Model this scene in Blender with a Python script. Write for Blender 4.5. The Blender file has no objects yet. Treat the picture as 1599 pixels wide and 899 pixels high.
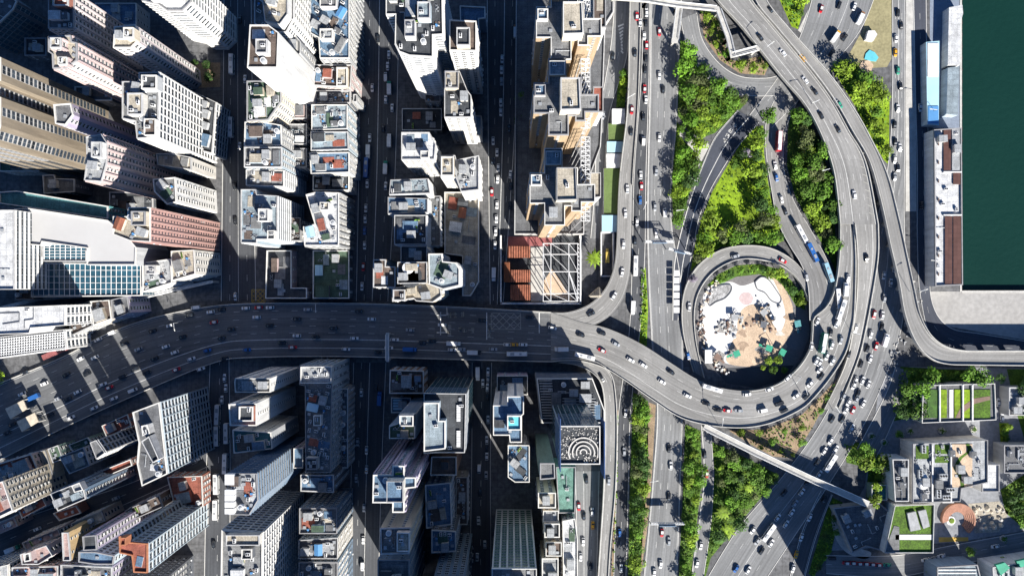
import bpy, math, random
from mathutils import Vector
random.seed(11)
PI = math.pi
scene = bpy.context.scene
# ------------------------------------------------------------------ camera, sky, sun, exposure
CAM_H = 400.0
PXM = 0.36                      # metres per photo pixel on the ground
cam_d = bpy.data.cameras.new("camera"); cam = bpy.data.objects.new("camera", cam_d)
scene.collection.objects.link(cam); cam.location = (0, 0, CAM_H); cam.rotation_euler = (0, 0, 0)
cam_d.sensor_width = 36.0; cam_d.lens = 36.0*CAM_H/(1599*PXM); cam_d.clip_end = 5000; cam_d.clip_start = 1
scene.camera = cam
SUN_EL, SX, SY = math.radians(31), 0.50, -0.866        # direction towards the sun on the ground plane
world = bpy.data.worlds.new("World"); scene.world = world; world.use_nodes = True
wn = world.node_tree; wn.nodes.clear()
sky = wn.nodes.new("ShaderNodeTexSky"); sky.sky_type = 'NISHITA'; sky.sun_disc = False
sky.sun_elevation = SUN_EL; sky.sun_rotation = math.atan2(SX, SY)
sky.air_density = 1.0; sky.dust_density = 0.1; sky.ozone_density = 10.0
bg = wn.nodes.new("ShaderNodeBackground"); bg.inputs[1].default_value = 0.05
wo = wn.nodes.new("ShaderNodeOutputWorld")
wn.links.new(sky.outputs[0], bg.inputs[0]); wn.links.new(bg.outputs[0], wo.inputs[0])
sd = bpy.data.lights.new("sun", 'SUN'); sd.energy = 5.0; sd.angle = math.radians(0.5); sd.color = (1.0, 0.95, 0.87)
sun = bpy.data.objects.new("sun", sd); scene.collection.objects.link(sun); sun.location = (200, -350, 500)
dv = Vector((SX*math.cos(SUN_EL), SY*math.cos(SUN_EL), math.sin(SUN_EL)))
sun.rotation_euler = dv.to_track_quat('Z', 'Y').to_euler()
scene.view_settings.view_transform = 'Standard'; scene.view_settings.look = 'None'
scene.view_settings.exposure = 1.0; scene.view_settings.gamma = 1.0
scene.view_settings.use_curve_mapping = False
scene.render.engine = 'CYCLES'; scene.cycles.max_bounces = 4; scene.cycles.diffuse_bounces = 1
scene.cycles.glossy_bounces = 2; scene.cycles.use_denoising = True
# ------------------------------------------------------------------ helpers
C = scene.collection
def W(px, py, z=0.0):
    k = (1 - z/CAM_H)*PXM
    return ((px-799.5)*k, (449.5-py)*k, z)
class MB:
    def __init__(s): s.v = []; s.f = []; s.m = []
    def face(s, pts, m=0):
        n = len(s.v); s.v.extend(pts); s.f.append(tuple(range(n, n+len(pts)))); s.m.append(m)
    def prism(s, poly, z0, z1, m=0, top=True, bottom=False, mt=None):
        n = len(s.v); k = len(poly)
        s.v.extend([(p[0], p[1], z0) for p in poly]); s.v.extend([(p[0], p[1], z1) for p in poly])
        for i in range(k):
            j = (i+1) % k; s.f.append((n+i, n+j, n+k+j, n+k+i)); s.m.append(m)
        if top: s.f.append(tuple(range(n+k, n+2*k))); s.m.append(m if mt is None else mt)
        if bottom: s.f.append(tuple(range(n+k-1, n-1, -1))); s.m.append(m)
    def box(s, cx, cy, z0, lx, ly, lz, rot=0.0, m=0, mt=None):
        c, q = math.cos(rot), math.sin(rot)
        P = [(cx+c*a-q*b, cy+q*a+c*b) for a, b in ((-lx/2, -ly/2), (lx/2, -ly/2), (lx/2, ly/2), (-lx/2, ly/2))]
        s.prism(P, z0, z0+lz, m, True, True, mt)
    def cyl(s, cx, cy, z0, r, h, n=12, m=0, r2=None, mt=None):
        r2 = r if r2 is None else r2; b = len(s.v)
        for rr, z in ((r, z0), (r2, z0+h)):
            s.v.extend([(cx+rr*math.cos(2*PI*i/n), cy+rr*math.sin(2*PI*i/n), z) for i in range(n)])
        for i in range(n):
            j = (i+1) % n; s.f.append((b+i, b+j, b+n+j, b+n+i)); s.m.append(m)
        s.f.append(tuple(range(b+n, b+2*n))); s.m.append(m if mt is None else mt)
    def bar(s, a, b, w, m=0, n=4):
        a = Vector(a); b = Vector(b); d = (b-a)
        if d.length < 1e-4: return
        d.normalize(); u = d.orthogonal().normalized(); v = d.cross(u); k = len(s.v)
        for P in (a, b):
            for i in range(n):
                t = 2*PI*(i+.5)/n; s.v.append(tuple(P+(u*math.cos(t)+v*math.sin(t))*w*.5*1.2))
        for i in range(n):
            j = (i+1) % n; s.f.append((k+i, k+j, k+n+j, k+n+i)); s.m.append(m)
        s.f.append(tuple(range(k+n-1, k-1, -1))); s.m.append(m); s.f.append(tuple(range(k+n, k+2*n))); s.m.append(m)
    def mesh(s, name, mats, org=(0, 0, 0)):
        me = bpy.data.meshes.new(name)
        me.from_pydata([(v[0]-org[0], v[1]-org[1], v[2]-org[2]) for v in s.v], [], s.f)
        mats = mats if isinstance(mats, (list, tuple)) else [mats]
        for m in mats: me.materials.append(m)
        if len(mats) > 1: me.polygons.foreach_set("material_index", s.m)
        me.update(); return me
    def build(s, name, mats, parent=None, smooth=False):
        org = parent.location if parent is not None else (0, 0, 0)
        if parent is not None and parent.parent is not None: org = Vector(parent.location)+Vector(parent.parent.location)
        me = s.mesh(name, mats, org)
        if smooth: me.polygons.foreach_set("use_smooth", [True]*len(me.polygons))
        o = bpy.data.objects.new(name, me); C.objects.link(o)
        if parent is not None: o.parent = parent
        return o
def inst(name, me, parent, loc, rz=0.0, sc=None):
    o = bpy.data.objects.new(name, me); C.objects.link(o); o.parent = parent
    o.location = loc; o.rotation_euler = (0, 0, rz)
    if sc: o.scale = sc
    return o
def tag(o, label=None, cat=None, group=None, kind=None):
    if label: o['label'] = label
    if cat: o['category'] = cat
    if group: o['group'] = group
    if kind: o['kind'] = kind
    return o
def thing(name, label, cat, loc=(0, 0, 0), rz=0, group=None):
    o = bpy.data.objects.new(name, None); C.objects.link(o); o.location = loc; o.rotation_euler = (0, 0, rz)
    o.empty_display_size = 2
    return tag(o, label, cat, group)
# ------------------------------------------------------------------ materials
def mat(name, col, rough=0.85, var=0.18, scale=0.15, metallic=0.0, streak=False, objcol=False, fine=0.0, bump=0.0, tile=None, spec=0.4, rnd=0.0):
    m = bpy.data.materials.new(name); m.use_nodes = True; nt = m.node_tree; b = nt.nodes["Principled BSDF"]
    L = nt.links; N = nt.nodes.new
    b.inputs["Roughness"].default_value = rough; b.inputs["Metallic"].default_value = metallic
    b.inputs["Specular IOR Level"].default_value = spec
    tc = N("ShaderNodeTexCoord"); mp = N("ShaderNodeMapping"); L.new(tc.outputs["Object"], mp.inputs[0])
    if streak: mp.inputs["Scale"].default_value = (1, 1, 0.12)
    nz = N("ShaderNodeTexNoise"); nz.inputs["Scale"].default_value = scale; nz.inputs["Detail"].default_value = 6; nz.inputs["Roughness"].default_value = 0.65
    L.new(mp.outputs[0], nz.inputs[0])
    rmp = N("ShaderNodeMapRange"); rmp.inputs["From Min"].default_value = 0.3; rmp.inputs["From Max"].default_value = 0.7
    rmp.inputs["To Min"].default_value = 1-var; rmp.inputs["To Max"].default_value = 1+var
    L.new(nz.outputs["Fac"], rmp.inputs[0]); fac = rmp.outputs[0]
    if fine:
        n2 = N("ShaderNodeTexNoise"); n2.inputs["Scale"].default_value = scale*9; n2.inputs["Detail"].default_value = 4
        L.new(tc.outputs["Object"], n2.inputs[0])
        r2 = N("ShaderNodeMapRange"); r2.inputs["From Min"].default_value = 0.35; r2.inputs["From Max"].default_value = 0.65
        r2.inputs["To Min"].default_value = 1-fine; r2.inputs["To Max"].default_value = 1+fine; L.new(n2.outputs["Fac"], r2.inputs[0])
        mu = N("ShaderNodeMath"); mu.operation = 'MULTIPLY'; L.new(fac, mu.inputs[0]); L.new(r2.outputs[0], mu.inputs[1]); fac = mu.outputs[0]
    if tile:
        bt = N("ShaderNodeTexBrick"); bt.offset = 0.0; bt.inputs["Scale"].default_value = 1.0
        bt.inputs["Brick Width"].default_value = tile; bt.inputs["Row Height"].default_value = tile
        bt.inputs["Mortar Size"].default_value = 0.06*tile/3; bt.inputs["Color1"].default_value = (1, 1, 1, 1); bt.inputs["Color2"].default_value = (.82, .82, .82, 1)
        bt.inputs["Mortar"].default_value = (.5, .5, .5, 1); L.new(tc.outputs["Object"], bt.inputs[0])
        mu = N("ShaderNodeMath"); mu.operation = 'MULTIPLY'; L.new(fac, mu.inputs[0]); L.new(bt.outputs["Color"], mu.inputs[1]); fac = mu.outputs[0]
    vm = N("ShaderNodeVectorMath"); vm.operation = 'SCALE'; L.new(fac, vm.inputs["Scale"])
    if objcol:
        oi = N("ShaderNodeObjectInfo"); L.new(oi.outputs["Color"], vm.inputs[0])
    else:
        vm.inputs[0].default_value = col[:3]
    out = vm.outputs[0]
    if rnd:
        oi = N("ShaderNodeObjectInfo"); r3 = N("ShaderNodeMapRange"); r3.inputs["To Min"].default_value = 1-rnd; r3.inputs["To Max"].default_value = 1+rnd
        L.new(oi.outputs["Random"], r3.inputs[0]); v2 = N("ShaderNodeVectorMath"); v2.operation = 'SCALE'
        L.new(out, v2.inputs[0]); L.new(r3.outputs[0], v2.inputs["Scale"]); out = v2.outputs[0]
    L.new(out, b.inputs["Base Color"])
    if bump:
        bp = N("ShaderNodeBump"); bp.inputs["Strength"].default_value = bump; bp.inputs["Distance"].default_value = 0.3
        L.new(nz.outputs["Fac"], bp.inputs["Height"]); L.new(bp.outputs[0], b.inputs["Normal"])
    return m
M = {}
def MW(name, col, **k): M[name] = mat(name, col, **k)
for nm, c in dict(rose=(.46, .29, .26), slab=(.24, .2, .15), white=(.7, .7, .69), offwhite=(.62, .6, .56), cream=(.6, .53, .42), pink=(.56, .44, .43), palepink=(.62, .55, .55),  # slab: tan wall darkened to stand in for the shade over it
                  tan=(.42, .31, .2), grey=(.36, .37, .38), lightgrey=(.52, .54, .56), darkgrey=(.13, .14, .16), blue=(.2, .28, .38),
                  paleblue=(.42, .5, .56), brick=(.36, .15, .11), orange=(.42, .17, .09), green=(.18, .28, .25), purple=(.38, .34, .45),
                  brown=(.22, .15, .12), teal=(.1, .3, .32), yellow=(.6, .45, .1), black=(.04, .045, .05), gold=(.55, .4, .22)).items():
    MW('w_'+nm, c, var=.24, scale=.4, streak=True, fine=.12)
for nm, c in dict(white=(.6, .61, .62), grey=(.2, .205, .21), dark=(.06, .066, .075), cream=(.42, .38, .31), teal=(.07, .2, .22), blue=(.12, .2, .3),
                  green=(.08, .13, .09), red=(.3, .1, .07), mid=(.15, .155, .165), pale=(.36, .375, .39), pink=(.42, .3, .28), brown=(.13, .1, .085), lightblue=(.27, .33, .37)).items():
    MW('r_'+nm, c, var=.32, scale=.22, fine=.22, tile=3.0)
M['parapet'] = mat('parapet', (.66, .65, .62), var=.15, scale=.3)
M['parapet_mid'] = mat('parapet_mid', (.48, .48, .48), var=.25, scale=.3)
M['parapet_dark'] = mat('parapet_dark', (.3, .3, .31), var=.2, scale=.3)
M['glass'] = mat('window_glass', (.04, .052, .066), rough=.15, var=.9, scale=1.1, spec=.6, rnd=.7)
M['glass_blue'] = mat('blue_glass', (.03, .09, .13), rough=.1, var=.4, scale=.2, spec=.7)
M['glass_green'] = mat('green_glass', (.09, .16, .14), rough=.12, var=.4, scale=.2, spec=.7)
M['metal'] = mat('grey_metal', (.4, .42, .44), rough=.45, metallic=.3, var=.15, scale=.8)
M['whitemetal'] = mat('white_metal', (.75, .76, .77), rough=.5, var=.1, scale=.5)
def road_mat(name, col, streak=.2, patch=.12):
    """asphalt with wheel tracks along the lane, repair patches, stains and expansion joints (u = metres across, v = metres along)"""
    m = bpy.data.materials.new(name); m.use_nodes = True; nt = m.node_tree; b = nt.nodes["Principled BSDF"]; L = nt.links; N = nt.nodes.new
    b.inputs["Roughness"].default_value = .85; b.inputs["Specular IOR Level"].default_value = .3
    uv = N("ShaderNodeUVMap"); tc = N("ShaderNodeTexCoord")
    def noise(src, sc, vec, lo, hi, det=4):
        mp = N("ShaderNodeMapping"); mp.inputs["Scale"].default_value = vec; L.new(src, mp.inputs[0])
        n = N("ShaderNodeTexNoise"); n.inputs["Scale"].default_value = sc; n.inputs["Detail"].default_value = det; L.new(mp.outputs[0], n.inputs[0])
        r = N("ShaderNodeMapRange"); r.inputs["From Min"].default_value = .32; r.inputs["From Max"].default_value = .68; r.inputs["To Min"].default_value = lo; r.inputs["To Max"].default_value = hi
        L.new(n.outputs["Fac"], r.inputs[0]); return r.outputs[0]
    def mul(a, c):
        q = N("ShaderNodeMath"); q.operation = 'MULTIPLY'; L.new(a, q.inputs[0]); L.new(c, q.inputs[1]); return q.outputs[0]
    f = noise(uv.outputs[0], 1.0, (.9, .012, 1), 1-streak, 1+streak)
    f = mul(f, noise(tc.outputs["Object"], .04, (1, 1, 1), .86, 1.14)); f = mul(f, noise(tc.outputs["Object"], .9, (1, 1, 1), .93, 1.07))
    bt = N("ShaderNodeTexBrick"); bt.inputs["Scale"].default_value = 1; bt.inputs["Brick Width"].default_value = 3.6; bt.inputs["Row Height"].default_value = 31; bt.inputs["Mortar Size"].default_value = .12
    bt.inputs["Color1"].default_value = (1, 1, 1, 1); bt.inputs["Color2"].default_value = (1-patch,)*3+(1,); bt.inputs["Mortar"].default_value = (.8, .8, .8, 1); L.new(uv.outputs[0], bt.inputs[0])
    f = mul(f, bt.outputs["Color"])
    v = N("ShaderNodeVectorMath"); v.operation = 'SCALE'; v.inputs[0].default_value = col; L.new(f, v.inputs["Scale"]); L.new(v.outputs[0], b.inputs["Base Color"])
    return m
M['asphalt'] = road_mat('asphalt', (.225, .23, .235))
M['asphalt_shade'] = road_mat('shade_darkened_asphalt', (.15, .155, .162))  # darker copy for the highway, its shade deepened in the colour
M['asphalt_dark'] = road_mat('dark_asphalt', (.085, .09, .1))  # darkened to deepen the shade of the city streets
M['asphalt_new'] = road_mat('new_asphalt', (.07, .078, .1), .08, .04)
M['deck'] = road_mat('deck_surface', (.265, .262, .255), .2, .14)
M['paving'] = mat('paving', (.13, .132, .138), var=.3, scale=.05, fine=.25, tile=4.0)
M['quay'] = mat('quay_concrete', (.37, .36, .345), var=.12, scale=.05, fine=.1)
M['paint'] = mat('road_paint', (.75, .75, .73), var=.25, scale=.5)
M['paint_mid'] = mat('lane_paint', (.62, .62, .6), var=.3, scale=.5)
M['paint_dim'] = mat('worn_paint', (.42, .42, .38), var=.3, scale=.6)
M['concrete'] = mat('concrete', (.5, .49, .46), var=.2, scale=.25, fine=.1)
M['soil'] = mat('soil', (.3, .22, .14), var=.3, scale=.15, fine=.25)
M['grass'] = mat('grass', (.07, .14, .012), var=.4, scale=.12, fine=.4)
M['lawn'] = mat('bright_lawn', (.19, .3, .01), var=.5, scale=.07, fine=.3)
M['leaf'] = mat('leaf', (.09, .2, .012), var=.5, scale=.35, fine=.35, rnd=.4, rough=.75)
M['leaf2'] = mat('leaf_yellow', (.17, .27, .014), var=.5, scale=.35, fine=.35, rnd=.3, rough=.75)
M['leaf3'] = mat('leaf_dark', (.045, .11, .016), var=.5, scale=.35, fine=.35, rnd=.35, rough=.75)
M['leaf4'] = mat('leaf_olive', (.11, .14, .045), var=.4, scale=.35, fine=.35, rnd=.35, rough=.8)
M['bloom'] = mat('lilac_blossom', (.3, .26, .33), var=.4, scale=.4, rnd=.2)
M['bark'] = mat('bark', (.12, .09, .06), var=.3, scale=1)
M['body'] = mat('vehicle_paint', (1, 1, 1), rough=.3, var=.04, scale=1, objcol=True, spec=.5)
M['rubber'] = mat('rubber', (.02, .02, .02), var=.2, scale=3)
M['lamp'] = mat('lamp_lens', (.7, .7, .65), rough=.2, var=.05)
M['tail'] = mat('tail_lens', (.4, .02, .02), rough=.2, var=.05)
M['r_mallroof'] = mat('mall_roof', (.5, .5, .5), var=.05, scale=.08)
M['green_roof'] = mat('green_court', (.13, .19, .06), var=.12, scale=.1, fine=.1)
M['red_ground'] = mat('red_ground', (.3, .1, .1), var=.3, scale=.2, fine=.2)
M['sand'] = mat('sandy_floor', (.55, .42, .3), var=.2, scale=.15, fine=.15)
M['play'] = mat('white_floor', (.74, .73, .71), var=.06, scale=.1)
M['rust'] = mat('rust', (.27, .1, .06), var=.5, scale=.3, fine=.3)
M['netting'] = mat('green_netting', (.12, .24, .2), var=.5, scale=.3, fine=.4)
M['solar'] = mat('brown_panels', (.12, .06, .05), rough=.5, var=.15, scale=.2, tile=2.4)
M['bluesheet'] = mat('blue_sheet', (.1, .28, .55), rough=.5, var=.1, scale=.2)
M['paleblue'] = mat('pale_blue_sheet', (.4, .62, .74), rough=.6, var=.08, scale=.1)
M['cyan'] = mat('cyan_floor', (.12, .5, .6), var=.1, scale=.3)
M['greenpaint'] = mat('green_paint', (.05, .35, .22), rough=.5, var=.2, scale=.4)
M['brickring'] = mat('brick_steps', (.38, .2, .14), var=.25, scale=.3, fine=.2)
def water_mat():
    m = bpy.data.materials.new('harbour_water'); m.use_nodes = True; nt = m.node_tree; b = nt.nodes["Principled BSDF"]
    b.inputs["Base Color"].default_value = (.005, .03, .024, 1); b.inputs["Roughness"].default_value = .35
    b.inputs["Specular IOR Level"].default_value = .25
    tc = nt.nodes.new("ShaderNodeTexCoord"); nz = nt.nodes.new("ShaderNodeTexNoise"); nz.inputs["Scale"].default_value = .35; nz.inputs["Detail"].default_value = 5
    bp = nt.nodes.new("ShaderNodeBump"); bp.inputs["Strength"].default_value = .35; bp.inputs["Distance"].default_value = .5
    n2 = nt.nodes.new("ShaderNodeTexNoise"); n2.inputs["Scale"].default_value = .012; n2.inputs["Detail"].default_value = 7
    cr = nt.nodes.new("ShaderNodeMix"); cr.data_type = 'RGBA'; cr.inputs[6].default_value = (.003, .024, .019, 1); cr.inputs[7].default_value = (.008, .04, .031, 1)
    nt.links.new(tc.outputs["Object"], n2.inputs[0]); nt.links.new(n2.outputs[0], cr.inputs[0]); nt.links.new(cr.outputs[2], b.inputs["Base Color"])
    nt.links.new(tc.outputs["Object"], nz.inputs[0]); nt.links.new(nz.outputs[0], bp.inputs["Height"]); nt.links.new(bp.outputs[0], b.inputs["Normal"])
    return m
M['water'] = water_mat()
# ------------------------------------------------------------------ curves
def smooth(pts, n=10):
    if len(pts) < 3: n = 12
    P = [pts[0]]+list(pts)+[pts[-1]]; out = []
    for i in range(1, len(P)-2):
        a, b, c, d = P[i-1], P[i], P[i+1], P[i+2]
        for k in range(n):
            t = k/n; t2 = t*t; t3 = t2*t
            out.append(tuple(.5*((2*b[q])+(-a[q]+c[q])*t+(2*a[q]-5*b[q]+4*c[q]-d[q])*t2+(-a[q]+3*b[q]-3*c[q]+d[q])*t3) for q in range(2)))
    out.append(tuple(pts[-1])); return out
def resample(pts, N):
    d = [0]
    for a, b in zip(pts, pts[1:]): d.append(d[-1]+math.dist(a, b))
    out = []; j = 0
    for i in range(N):
        t = d[-1]*i/(N-1)
        while j < len(d)-2 and d[j+1] < t: j += 1
        u = (t-d[j])/max(1e-6, d[j+1]-d[j]); a, b = pts[j], pts[j+1]
        out.append((a[0]+(b[0]-a[0])*u, a[1]+(b[1]-a[1])*u))
    return out
def lerp_tab(tab, t):
    if isinstance(tab, (int, float)): return tab
    for (a, u), (b, v) in zip(tab, tab[1:]):
        if t <= b: return u+(v-u)*max(0, (t-a))/max(1e-6, b-a)
    return tab[-1][1]
ROADS = {}
def road(key, name, label, Lp, Rp, z, m, lines=(), elevated=False, piers=0, rail=None, cat='road', wall_h=1.0):
    """a carriageway between two edge lines given in photo pixels; z may vary along it"""
    Ls, Rs = smooth(Lp), smooth(Rp)
    ln = max(sum(math.dist(a, b) for a, b in zip(Ls, Ls[1:])), 40)
    N = max(8, int(ln/7)); Ls, Rs = resample(Ls, N), resample(Rs, N)
    zs = [lerp_tab(z, i/(N-1)) for i in range(N)]
    LW = [Vector(W(*Ls[i], zs[i])) for i in range(N)]; RW = [Vector(W(*Rs[i], zs[i])) for i in range(N)]
    ROADS[key] = (Ls, Rs, LW, RW, zs)
    base = thing(name, label, cat, (LW[N//2].x, LW[N//2].y, 0)) if elevated else None
    mb = MB(); T = 1.3
    for i in range(N-1):
        a, b, c, d = LW[i], RW[i], RW[i+1], LW[i+1]
        mb.face([tuple(a), tuple(b), tuple(c), tuple(d)])
        if elevated:
            dz = Vector((0, 0, -min(T, max(.1, zs[i]-.05)))); dn = Vector((0, 0, -min(T, max(.1, zs[i+1]-.05))))
            mb.face([tuple(a+dz), tuple(d+dn), tuple(c+dn), tuple(b+dz)], 1)
            mb.face([tuple(a), tuple(d), tuple(d+dn), tuple(a+dz)], 1); mb.face([tuple(c), tuple(b), tuple(b+dz), tuple(c+dn)], 1)
    if elevated:
        o = mb.build('deck', [m, M['concrete']], base); per = 4
    else:
        o = mb.build(name, m); tag(o, label, kind='structure'); base = o; per = 1
    ul = o.data.uv_layers.new(name='UVMap'); acc = 0; d = ul.data; li = 0
    for i in range(N-1):
        sg = ((LW[i+1]+RW[i+1])/2-(LW[i]+RW[i])/2).length; w0, w1 = (RW[i]-LW[i]).length, (RW[i+1]-LW[i+1]).length
        for q, t in enumerate(((0, acc), (w0, acc), (w1, acc+sg), (0, acc+sg))): d[li+q].uv = t
        acc += sg; li += 4*per
    mk = MB()
    for ent in lines:
        f, dash, w = ent[:3]; w *= .8; acc = 0
        for i in range(N-1):
            a = LW[i].lerp(RW[i], f); b = LW[i+1].lerp(RW[i+1], f); seg = (b-a).length
            if not dash: parts = [(0, 1)]
            else:
                parts = []; t = 0.0; per, on = 11.0, 3.5
                while t < seg:
                    ph = (acc+t) % per
                    if ph < on: e = min(seg, t+on-ph); parts.append((t/seg, e/seg)); t = e+.001
                    else: t += per-ph
            acc += seg
            side = (RW[i]-LW[i]); side.z = 0; side.normalize(); side *= w/2; up = Vector((0, 0, .025))
            for u, v in parts:
                p, q = a.lerp(b, u)+up, a.lerp(b, v)+up
                mk.face([tuple(p-side), tuple(p+side), tuple(q+side), tuple(q-side)])
    if mk.v: tag(mk.build('road_marking', M['paint_mid'], base), kind='stuff')
    if rail is None: rail = (1, 1) if elevated else (0, 0)
    for sgn, on, A, B in ((1, rail[0], LW, RW), (-1, rail[1], RW, LW)):
        if not on: continue
        pb = MB(); hh = wall_h if elevated else .14; ww = .45 if elevated else .3
        for i in range(N-1):
            if on == 2 and i > N*0.5: break
            if on == 3 and i < N*0.5: continue
            a, b = A[i], A[i+1]; s0 = (B[i]-A[i]); s0.z = 0; s0.normalize(); s1 = (B[i+1]-A[i+1]); s1.z = 0; s1.normalize()
            q = [a-s0*.003, a+s0*ww, b+s1*ww, b-s1*.003]; lo = -.02; up = Vector((0, 0, hh))
            t = [p+up for p in q]
            pb.face([tuple(p) for p in t])
            pb.face([tuple(q[0]), tuple(q[3]), tuple(t[3]), tuple(t[0])]); pb.face([tuple(q[1]), tuple(t[1]), tuple(t[2]), tuple(q[2])])
        pb.build('parapet' if elevated else 'kerb', M['concrete'] if elevated else M['parapet'], base)
    if piers:
        st = max(2, int(piers*7/7))
        for i in range(st, N-1, st):
            if zs[i] < 3.2: continue
            c = (LW[i]+RW[i])/2; wd = (LW[i]-RW[i]).length
            pb = MB()
            ang = math.atan2(RW[i].y-LW[i].y, RW[i].x-LW[i].x)
            pb.box(c.x, c.y, 0, min(4, wd*.35), 1.6, zs[i]-2.2, ang); pb.box(c.x, c.y, zs[i]-2.2, wd*.8, 2.0, .9, ang)
            pb.build('pier', M['concrete'], base)
    return base
def on_road(key, px, py):
    Ls, Rs, LW, RW, zs = ROADS[key]; best = None
    for i in range(len(Ls)):
        cx, cy = (Ls[i][0]+Rs[i][0])/2, (Ls[i][1]+Rs[i][1])/2
        sx, sy = Rs[i][0]-Ls[i][0], Rs[i][1]-Ls[i][1]; l = math.hypot(sx, sy)+1e-6
        f = ((px-Ls[i][0])*sx+(py-Ls[i][1])*sy)/l/l
        d = abs((px-Ls[i][0])*-sy/l+(py-Ls[i][1])*sx/l)+max(0, -f)*l+max(0, f-1)*l
        if best is None or d < best[0]: best = (d, i, f)
    d, i, f = best; i2 = min(i+1, len(Ls)-1); i1 = max(0, i2-1)
    A = LW[i1].lerp(RW[i1], f); B = LW[i2].lerp(RW[i2], f); t = B-A
    return zs[i], math.atan2(t.y, t.x), f, i/(len(Ls)-1)
# ------------------------------------------------------------------ ground, water, quay
def sheet(name, poly, m, z, label=None, kind='structure', smoothen=False):
    mb = MB(); P = smooth(poly+[poly[0]], 6)[:-1] if smoothen else poly
    mb.face([W(p[0], p[1], 0)[:2]+(z,) for p in P]); o = mb.build(name, m); tag(o, label, kind=kind); return o
g = MB()
GP = [(-1600, -1500), (-1600, 2300), (3200, 2300), (3200, 455), (1501, 455), (1501, 300), (1498, -1500)]
gp = [W(*p)[:2] for p in GP]
g.prism(gp, -4, 0, 0)
tag(g.build('ground', M['paving']), 'grey paved city ground between the roads', kind='structure')
wb = MB(); wb.face([W(1490, -1500, 0)[:2]+(-2,), W(3200, -1500, 0)[:2]+(-2,), W(3200, 500, 0)[:2]+(-2,), W(1490, 500, 0)[:2]+(-2,)])
tag(wb.build('water', M['water']), 'deep green harbour water', kind='structure')
sheet('quay_apron', [(1450, 455), (1700, 455), (1700, 548), (1540, 520), (1475, 508), (1455, 480)], M['quay'], .03, 'pale concrete quay beside the harbour')
sheet('waterfront_path', [(1452, -60), (1499, -60), (1501, 200), (1452, 200)], mat('blue_grey_paving', (.22, .26, .33), var=.15, scale=.1, fine=.1), .02, 'blue grey waterfront paving')
# ------------------------------------------------------------------ surface roads
D = True
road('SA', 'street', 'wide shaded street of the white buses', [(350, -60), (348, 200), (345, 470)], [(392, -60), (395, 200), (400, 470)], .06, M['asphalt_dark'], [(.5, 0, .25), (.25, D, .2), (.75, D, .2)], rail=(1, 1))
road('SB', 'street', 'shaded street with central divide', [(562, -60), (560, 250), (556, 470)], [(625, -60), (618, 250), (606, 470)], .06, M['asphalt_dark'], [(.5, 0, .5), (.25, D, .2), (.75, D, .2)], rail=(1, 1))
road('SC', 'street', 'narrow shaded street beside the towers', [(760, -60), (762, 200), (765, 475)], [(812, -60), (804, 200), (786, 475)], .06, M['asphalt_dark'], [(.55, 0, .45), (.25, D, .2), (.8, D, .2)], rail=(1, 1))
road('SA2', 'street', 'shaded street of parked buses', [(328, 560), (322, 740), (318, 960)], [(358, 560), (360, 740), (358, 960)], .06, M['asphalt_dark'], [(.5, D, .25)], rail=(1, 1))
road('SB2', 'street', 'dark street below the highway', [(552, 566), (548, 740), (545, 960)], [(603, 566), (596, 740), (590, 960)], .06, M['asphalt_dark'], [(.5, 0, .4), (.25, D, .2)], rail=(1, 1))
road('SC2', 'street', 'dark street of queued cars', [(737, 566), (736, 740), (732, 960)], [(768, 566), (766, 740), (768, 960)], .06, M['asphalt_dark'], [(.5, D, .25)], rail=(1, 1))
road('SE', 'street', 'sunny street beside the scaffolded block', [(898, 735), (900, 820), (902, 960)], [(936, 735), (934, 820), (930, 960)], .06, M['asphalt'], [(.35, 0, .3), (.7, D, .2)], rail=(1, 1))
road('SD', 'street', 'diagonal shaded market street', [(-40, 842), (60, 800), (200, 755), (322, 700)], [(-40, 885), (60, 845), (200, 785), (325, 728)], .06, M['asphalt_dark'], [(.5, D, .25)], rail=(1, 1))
road('R0', 'slip_road', 'slip road between towers and green roofs', [(962, -40), (955, 60), (944, 130), (932, 200), (928, 300), (922, 372)], [(988, -40), (980, 80), (966, 130), (950, 190), (943, 300), (938, 372)], .07, M['asphalt'], [(.5, D, .22)], rail=(1, 1))
road('R3', 'road', 'broad sunlit surface road beside the woods', [(1015, -40), (1015, 100), (1011, 300), (1012, 420), (1018, 540), (1026, 640), (1020, 740), (1012, 830), (1002, 930)], [(1066, -40), (1060, 100), (1056, 200), (1048, 290), (1050, 360), (1062, 430), (1066, 520), (1066, 640), (1063, 740), (1060, 830), (1056, 930)], .06, M['asphalt'], [(.3, D, .25), (.55, D, .25), (.04, 0, .3), (.96, 0, .2)], rail=(1, 1))
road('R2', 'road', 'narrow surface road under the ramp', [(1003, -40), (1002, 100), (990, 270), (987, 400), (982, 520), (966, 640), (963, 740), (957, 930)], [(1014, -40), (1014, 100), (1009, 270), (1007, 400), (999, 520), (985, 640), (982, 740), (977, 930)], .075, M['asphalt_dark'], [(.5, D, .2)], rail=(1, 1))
road('R4', 'tunnel_approach', 'dark tunnel approach road through the woods', [(1152, 172), (1118, 212), (1100, 250), (1085, 290), (1072, 330), (1060, 375), (1052, 420), (1050, 500)], [(1185, 192), (1150, 232), (1128, 265), (1108, 300), (1092, 340), (1084, 380), (1074, 430), (1066, 500)], .09, M['asphalt_new'], [(.55, 0, .5), (.05, 0, .2)], rail=(1, 1))
road('R5', 'slip_road', 'curved road round the planted slope', [(1062, 30), (1075, 80), (1100, 118), (1135, 143), (1172, 150), (1210, 150)], [(1088, 20), (1097, 62), (1122, 98), (1155, 119), (1195, 122), (1215, 118)], .08, M['asphalt'], [(.5, D, .2)], rail=(1, 1))
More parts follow.
